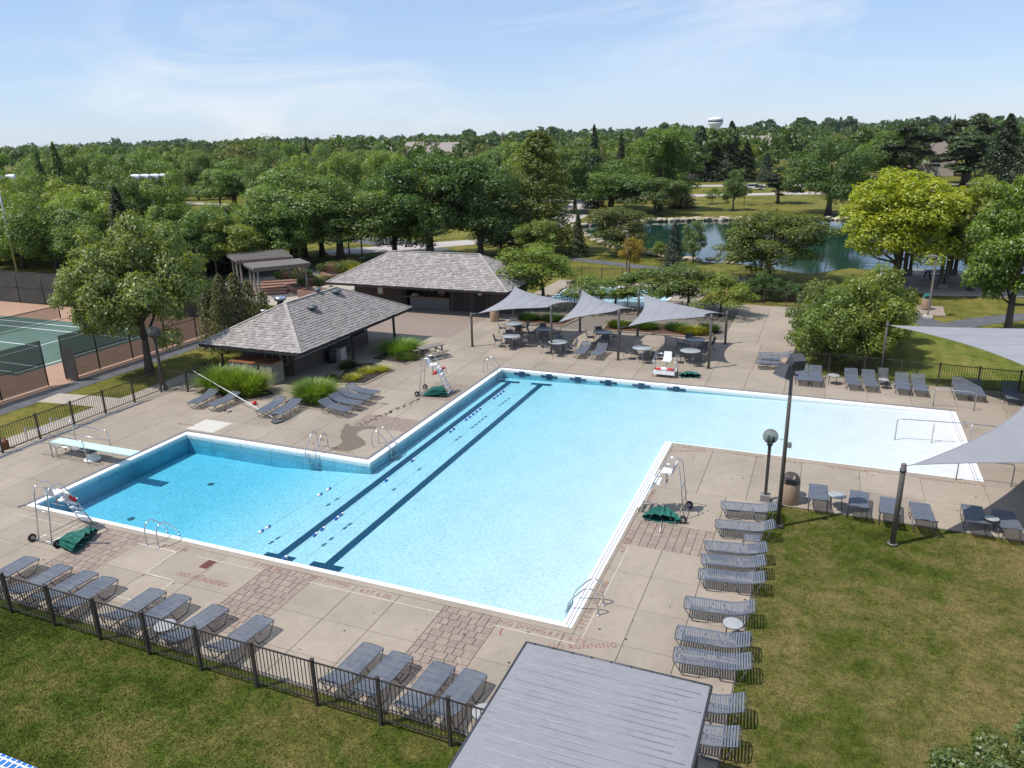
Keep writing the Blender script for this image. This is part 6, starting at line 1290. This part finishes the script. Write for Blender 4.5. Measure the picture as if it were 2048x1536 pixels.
# --- big hedge bushes beside the far loungers
BUSH = [deciduous(311, 2.3, 4.8, .2, 70, 15000, .16, .10, 1.0, (.18, .3), 12, -.9), deciduous(312, 2.0, 4.2, .15, 60, 13000, .16, .10, 1.0, (.18, .32), 12, -.9)]
for i, (x, y, k, s, sz, c, lab) in enumerate([(28.1, 28.9, 0, .95, .95, (.19, .25, .034), 'lowest front'), (30.0, 29.4, 0, 1.0, 1.05, (.25, .29, .035), 'yellowest front'), (27.6, 31.6, 1, 1.0, 1.1, (.13, .19, .036), 'dark middle'), (30.4, 32.3, 0, 1.05, 1.1, (.20, .25, .04), 'tall middle'), (28.6, 34.6, 1, 1.1, 1.2, (.17, .21, .05), 'pale rear'), (30.9, 35.2, 1, 1.1, 1.1, (.165, .21, .04), 'rear corner'), (27.9, 37.6, 1, .9, .9, (.10, .14, .03), 'hindmost')]): tree('leafy bush in the big thicket behind the hedge fence, %s one' % lab, x, y, BUSH[k], s, c, 'bushes of the thicket', sz=sz, name='bush', cat='bush')
for i, px in enumerate((1502, 1530, 1558, 1588)): tp('round green bush behind the rear deck fence, %s from the sails' % ORD[i], px, 600, (555, 540, 556, 562)[i], BUSH[i % 2], 48, (.075, .14, .024), 'bush', cat='bush')
tree('leafy crown cut by the corner of the view above the lawn', 32.15, -5.4, MAPLE, .42, (.13, .19, .04), rz=2.0, sz=.42, name='maple_tree'); tree('leafy branch tips at the view edge near the shaded loungers', 34.9, 2.6, SMALL[0], 1.15, (.06, .11, .026), sz=1.0, name='small_tree')
# --- woodland trees
WOOD = []
def wood(where, group, n, region, kinds, cols, hs, seed, mind=5.0):
    rg = np.random.default_rng(seed); tries = 0; k = 0; made = []
    WIN = ((284, 316, 430, 100), (884, 934, 322, 330), (834, 852, 325, 330), (1448, 1492, 302, 330), (1508, 1592, 304, 330), (1846, 1876, 330, 260), (372, 410, 385, 190), (474, 510, 388, 190), (1378, 1570, 400, 190))
    def blocks(x, y, H, R):
        d = Vector((x, y, 0)) - CAM; z = d.dot(fw)
        if z < 5: return True
        px = PW / 2 + FPX * d.dot(RT) / z; d2 = Vector((x, y, H)) - CAM; py = PH / 2 - FPX * d2.dot(UP) / d2.dot(fw); hw = R * FPX / z
        return any(px + hw > a and px - hw < b and py < c and z < dd for a, b, c, dd in WIN)
    while k < n and tries < 4000:
        tries += 1; u, v = rg.uniform(0, 1, 2); x0, x1, y0, y1 = region(u, v) if callable(region) else (*region,); x = rg.uniform(x0, x1); y = rg.uniform(y0, y1)
        if any((x - a) ** 2 + (y - b) ** 2 < mind ** 2 for a, b in WOOD): continue
        s = rg.uniform(.8, 1.1); K = kinds[rg.integers(len(kinds))]; H = rg.uniform(*hs)
        if blocks(x, y, H, 3.6 * s): continue
        WOOD.append((x, y)); ci = rg.integers(len(cols)); made.append((tree('x', x, y, K, s, cols[ci], group, sz=H / 11.0), CNAME[cols[ci]], 'conifer' if K in CON + PINE else 'broadleaf tree')); k += 1
    # a name for each: row by row away from the pool, counted along the row
    depth = lambda m_: (m_[0].location - CAM).dot(fw); side = lambda m_: (m_[0].location - CAM).dot(RT) / depth(m_)
    made.sort(key=depth); rows = [made[q:q + 12] for q in range(0, len(made), 12)]
    for ri, row in enumerate(rows):
        row.sort(key=side)
        for qi, (o, cn, kn) in enumerate(row): o['label'] = '%s %s, %s from the left in the %s row %s' % (cn, kn, ORD[qi], 'front' if ri == 0 else ORD[ri], where)
CNAME = {G1: 'mid green', G2: 'bright green', G3: 'deep green', G4: 'yellowish green', OLIVE: 'olive', DKC: 'blackish green'}
ALLD = DEC + OAK[:1]
wood('behind the tennis windscreen', 'trees behind the tennis court', 26, (-82, -26, 41.5, 54), ALLD, (G2, G4, G1), (6.5, 11.0), 1, 4.2)
wood('inside the dense wood', 'trees inside the wood', 46, (-118, -48, 54, 92), ALLD + CON[:1], (G1, G2, G4, G3), (8.0, 13.5), 2, 5.5)
wood('of the taller wood', 'trees of the taller wood', 52, (-170, -70, 95, 160), ALLD + CON[:1], (G1, G2, G3, OLIVE), (8.5, 15), 3, 7)
wood('before the far houses', 'trees in front of the far houses', 60, (-112, -20, 100, 205), ALLD + CON[:2], (G1, G2, OLIVE, G4, G3), (7.0, 13.5), 4, 7.5)
wood('behind the far road', 'trees behind the far road', 60, (-60, 120, 222, 300), ALLD + CON[:2] + PINE, (G1, G3, OLIVE, DKC, G2), (8, 16), 5, 7.5)
# --- the far woodland that reads as one mass
def far_mass(name, pts, nleaf, lsize, col, label):
    rg = np.random.default_rng(len(pts)); Vs = []; Fs = []; As = []; off = 0
    for (x, y, R, H) in pts:
        nl = 11; C, r = lobes_round(rg, R, H, H * .2, nl, 1.0, (.34, .52)); k = rg.integers(0, nl, nleaf); d = dirs(nleaf, rg, -.35); P = C[k] + d * (r[k] * rg.uniform(.7, 1.05, nleaf))[:, None]
        V, F, a = leaves(P, d + np.array([0, 0, .3]), lsize * R / 5, rg); Vs.append(V + np.array([x, y, -.1])); Fs.append(F + off); As.append(np.clip(a * .6 + rg.uniform(-.15, .5), 0, 1)); off += len(V)
    o = put(name, npmesh(name, np.concatenate(Vs), np.concatenate(Fs), MAT['leaf'], np.concatenate(As))); o.color = (*col, 1); tag(o, label, 'woodland', kind='stuff'); return o
rg = np.random.default_rng(77)
def band(n, ymin, ymax, Hs, Rs, spread=.75):
    out = []
    for _ in range(n):
        y = rg.uniform(ymin, ymax); ax = rg.uniform(-spread, spread) ; ang = YAW + ax; x = CAM.x + math.tan(ang) * (y - CAM.y)
        if not -4100 < x < 2450: continue
        out.append((x, y, rg.uniform(*Rs), rg.uniform(*Hs)))
    return out
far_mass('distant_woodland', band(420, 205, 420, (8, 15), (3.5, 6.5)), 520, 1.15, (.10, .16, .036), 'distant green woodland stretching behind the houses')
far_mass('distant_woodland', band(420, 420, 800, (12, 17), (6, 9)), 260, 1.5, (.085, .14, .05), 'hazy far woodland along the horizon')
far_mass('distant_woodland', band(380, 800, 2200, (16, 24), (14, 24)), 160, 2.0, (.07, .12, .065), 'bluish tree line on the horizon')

# ------------------------------------------------------------------ ornamental grasses, hedges and beds
def blades(rg, n, rx, ry, h, w, arch, up=.9):
    a = rg.uniform(0, 2 * np.pi, n); f = np.sqrt(rg.uniform(0, 1, n)); bx, by = rx * f * np.cos(a) * .8, ry * f * np.sin(a) * .8; out = np.stack([np.cos(a), np.sin(a)], 1) * (f * .8 + .2)[:, None] + rg.normal(0, .35, (n, 2))
    hh = h * rg.uniform(.42, 1.12, n) * (1 - .35 * f ** 2); V = []
    for t_ in (0, .4, .75, 1.0):
        c = np.stack([bx + out[:, 0] * arch * t_ ** 1.8, by + out[:, 1] * arch * t_ ** 1.8, hh * (t_ ** .85 - .22 * t_ ** 3)], 1); d = np.stack([-np.sin(a), np.cos(a), np.zeros(n)], 1) * (w * (1 - t_ * .92))[:, None] if isinstance(w, np.ndarray) else np.stack([-np.sin(a), np.cos(a), np.zeros(n)], 1) * w * (1 - t_ * .92); V += [c - d, c + d]
    V = np.stack(V, 1); idx = np.arange(n)[:, None] * 8; F = np.concatenate([idx + np.array([2 * k, 2 * k + 1, 2 * k + 3, 2 * k + 2]) for k in range(3)], 0); return V.reshape(-1, 3), F, np.tile(rg.random(n), 3)
def grass_clump(label, x, y, rx, ry, h, n, w, arch, col, seed, name='ornamental_grass', z=.02):
    V, F, a = blades(np.random.default_rng(seed), n, rx, ry, h, w, arch); root = thing(name, label, 'grass', (x, y, z)); o = put('blades', npmesh('blades', V, F, MAT['blade'], a), root); o.color = (*col, 1)
    mb = MB(); mb.lathe([(min(rx, ry) * .8, 0), (min(rx, ry) * .6, h * .15), (0, h * .25)], 14); mb.build('crown_base', MAT['mulch'], root); return root
def bed(name, label, poly, mat='mulch', h=.07):
    c = Vector((sum(p[0] for p in poly) / len(poly), sum(p[1] for p in poly) / len(poly), 0)); root = thing(name, label, 'planting bed', c); P = [(p[0] - c.x, p[1] - c.y) for p in poly]; mb = MB(); n = len(P)
    mb.quads([(x, y, .012) for x, y in P] + [(x * .8, y * .8, h) for x, y in P] + [(0, 0, h * 1.2)], [(i, (i + 1) % n, n + (i + 1) % n, n + i) for i in range(n)] + [(n + i, n + (i + 1) % n, 2 * n) for i in range(n)], True); mb.build('mulch', MAT[mat], root)
    mb = MB()
    for i in range(n): mb.bar((*P[i], .02), (*P[(i + 1) % n], .02), .12, .06)
    mb.build('kerb', MAT['slab'], root); return root
bed('planting_bed', 'mulch bed with yellow daylilies in front of the pool house', [(1.0, 20.6), (2.4, 16.9), (4.2, 17.4), (4.25, 20.5), (2.2, 21.3)]); bed('planting_bed', 'mulch bed under the feathery grass by the picnic table', [(1.6, 22.0), (4.4, 21.6), (4.5, 25.0), (2.2, 25.6)]); bed('planting_bed', 'mulch bed under the round grass clump behind the angled loungers', [(1.9, 13.1), (4.6, 13.0), (4.9, 15.8), (3.2, 16.0), (1.6, 14.9)]); bed('planting_bed', 'mulch bed under the tall grass by the cabinets', [(-3.9, 12.9), (-.3, 12.8), (.6, 14.3), (-1.2, 15.2), (-4.2, 15.0)])
bed('planting_bed', 'brown bark bed behind the third sail', [(13.4, 33.5), (20.8, 33.5), (21.0, 36.6), (13.2, 36.8)], 'bark'); bed('planting_bed', 'dark bed of shrubs behind the first sail', [(6.3, 33.9), (10.4, 33.8), (10.9, 37.2), (6.3, 37.4)], 'bark')
TG = (.22, .32, .04)
for i, (x, y, r_, h_) in enumerate([(-3.0, 13.9, .75, 1.75), (-1.9, 13.9, .8, 1.85), (-.8, 13.95, .75, 1.7)]): grass_clump('tall arching green grass by the utility cabinets, %s from the gate' % ORD[i], x, y, r_, r_, h_, 1300, .036, .75, TG, 401 + i)
grass_clump('round feathery green grass clump behind the angled loungers', 2.95, 14.5, 1.05, .95, 1.25, 2300, .022, .75, (.19, .29, .04), 411); grass_clump('leafy skirt of the round grass clump behind the angled loungers', 3.6, 13.9, .7, .6, .65, 1100, .022, .35, (.13, .20, .04), 412)
grass_clump('feathery green grass clump beside the picnic table', 2.75, 23.9, 1.25, 1.15, 1.15, 2500, .022, .8, (.17, .29, .04), 413); grass_clump('leafy plants below the grass clump by the picnic table', 3.9, 22.7, .8, .7, .5, 900, .022, .3, (.115, .17, .04), 414)
for i, (x, y, s_) in enumerate([(3.1, 17.9, .42), (3.2, 19.3, .55), (3.75, 19.9, .45)]): grass_clump('yellow green daylily in the mulch bed, %s from the angled loungers' % ORD[i], x, y, s_, s_, .5, 420, .016, .4, (.38, .38, .04), 421 + i, 'daylily')
grass_clump('dark leafy plant in the mulch bed by the pool house wall', 1.4, 19.9, .45, .6, .55, 500, .03, .3, (.06, .10, .025), 431, 'leafy_plant'); grass_clump('dull low plant at the mulch bed end beside the round grass', 1.75, 17.6, .5, .4, .35, 300, .03, .25, (.08, .09, .03), 432, 'leafy_plant')
for i, (x, y, c) in enumerate([(7.4, 34.9, (.05, .10, .03)), (9.2, 35.1, (.055, .11, .03)), (14.4, 34.6, (.13, .17, .03)), (16.3, 34.7, (.09, .15, .03)), (18.4, 34.9, (.07, .13, .03)), (19.6, 34.3, (.30, .30, .03)), (20.4, 35.3, (.06, .11, .03))]): grass_clump('leafy plant in the beds behind the sails, %s from the snack bar' % ORD[i], x, y, .9, .7, .75, 1300, .028, .4, c, 441 + i, 'leafy_plant')
def hedge(label, x, y, rx, ry, h, z0, col, seed, n=2600, size=.11):
    rg = np.random.default_rng(seed); d = dirs(n, rg, -.1); P = np.sign(d) * np.abs(d) ** .35 * np.array([rx, ry, h]) * rg.uniform(.9, 1.05, n)[:, None]; V, F, a = leaves(P, d, size, rg); root = thing('hedge', label, 'hedge', (x, y, z0)); o = put('foliage', npmesh('foliage', V, F, MAT['leaf'], a), root); o.color = (*col, 1); mb = MB(); mb.box(-rx * .8, rx * .8, -ry * .8, ry * .8, 0, h * .8); mb.build('twigs', MAT['bark'], root)
p_ = at(588, 566); hedge('clipped hedge in the long brick planter', p_.x, p_.y, 1.6, 1.2, .75, .45, (.075, .13, .022), 451); p_ = at(632, 580); hedge('clipped hedge in the planter at the pergola end', p_.x, p_.y, 1.4, 1.0, .7, .5, (.075, .13, .022), 452); p_ = at(675, 553); hedge('clipped hedge below the pale bush behind the snack bar roof', p_.x, p_.y, 1.8, 1.3, .9, .5, (.08, .14, .022), 453)
p_ = at(592, 560); grass_clump('pale golden grass behind the hedge of the long planter', p_.x - .8, p_.y + 1.2, 1.3, 1.0, 1.3, 1400, .02, .6, (.30, .30, .06), 454); p_ = at(690, 556); grass_clump('pale golden bush beside the snack bar roof', p_.x - .3, p_.y + .8, 1.8, 1.4, 2.1, 2600, .02, .7, (.28, .30, .05), 455)
p_ = at(630, 570); grass_clump('pale golden grass in the planter at the pergola end', p_.x - .5, p_.y + .8, 1.0, .8, 1.1, 1000, .02, .5, (.28, .29, .05), 456)
for i, (px, py) in enumerate(((1466, 421), (1424, 408), (1656, 430), (1310, 432), (2012, 684), (1940, 588), (1787, 584), (681, 521), (589, 521))): q_ = at(px, py); patch('mulch_ring', [(q_.x + (1.2 + .5 * (i in (2, 3))) * math.cos(k * .524), q_.y + (1.2 + .5 * (i in (2, 3))) * math.sin(k * .524)) for k in range(12)], -.03, MAT['mulch'])
# ------------------------------------------------------------------ summer haze over the whole site
hm = bpy.data.materials.new('haze_air'); hm.use_nodes = True; t = hm.node_tree; t.nodes.clear()
pv = node(t, 'ShaderNodeVolumePrincipled'); pv.inputs['Color'].default_value = (.84, .91, 1, 1); pv.inputs['Density'].default_value = .00004; pv.inputs['Anisotropy'].default_value = 0.0
om = node(t, 'ShaderNodeOutputMaterial'); t.links.new(pv.outputs[0], om.inputs['Volume'])
hz = MB().box(-4300, 2600, -360, 2600, -2.0, 46).build('haze', hm); hz['kind'] = 'stuff'
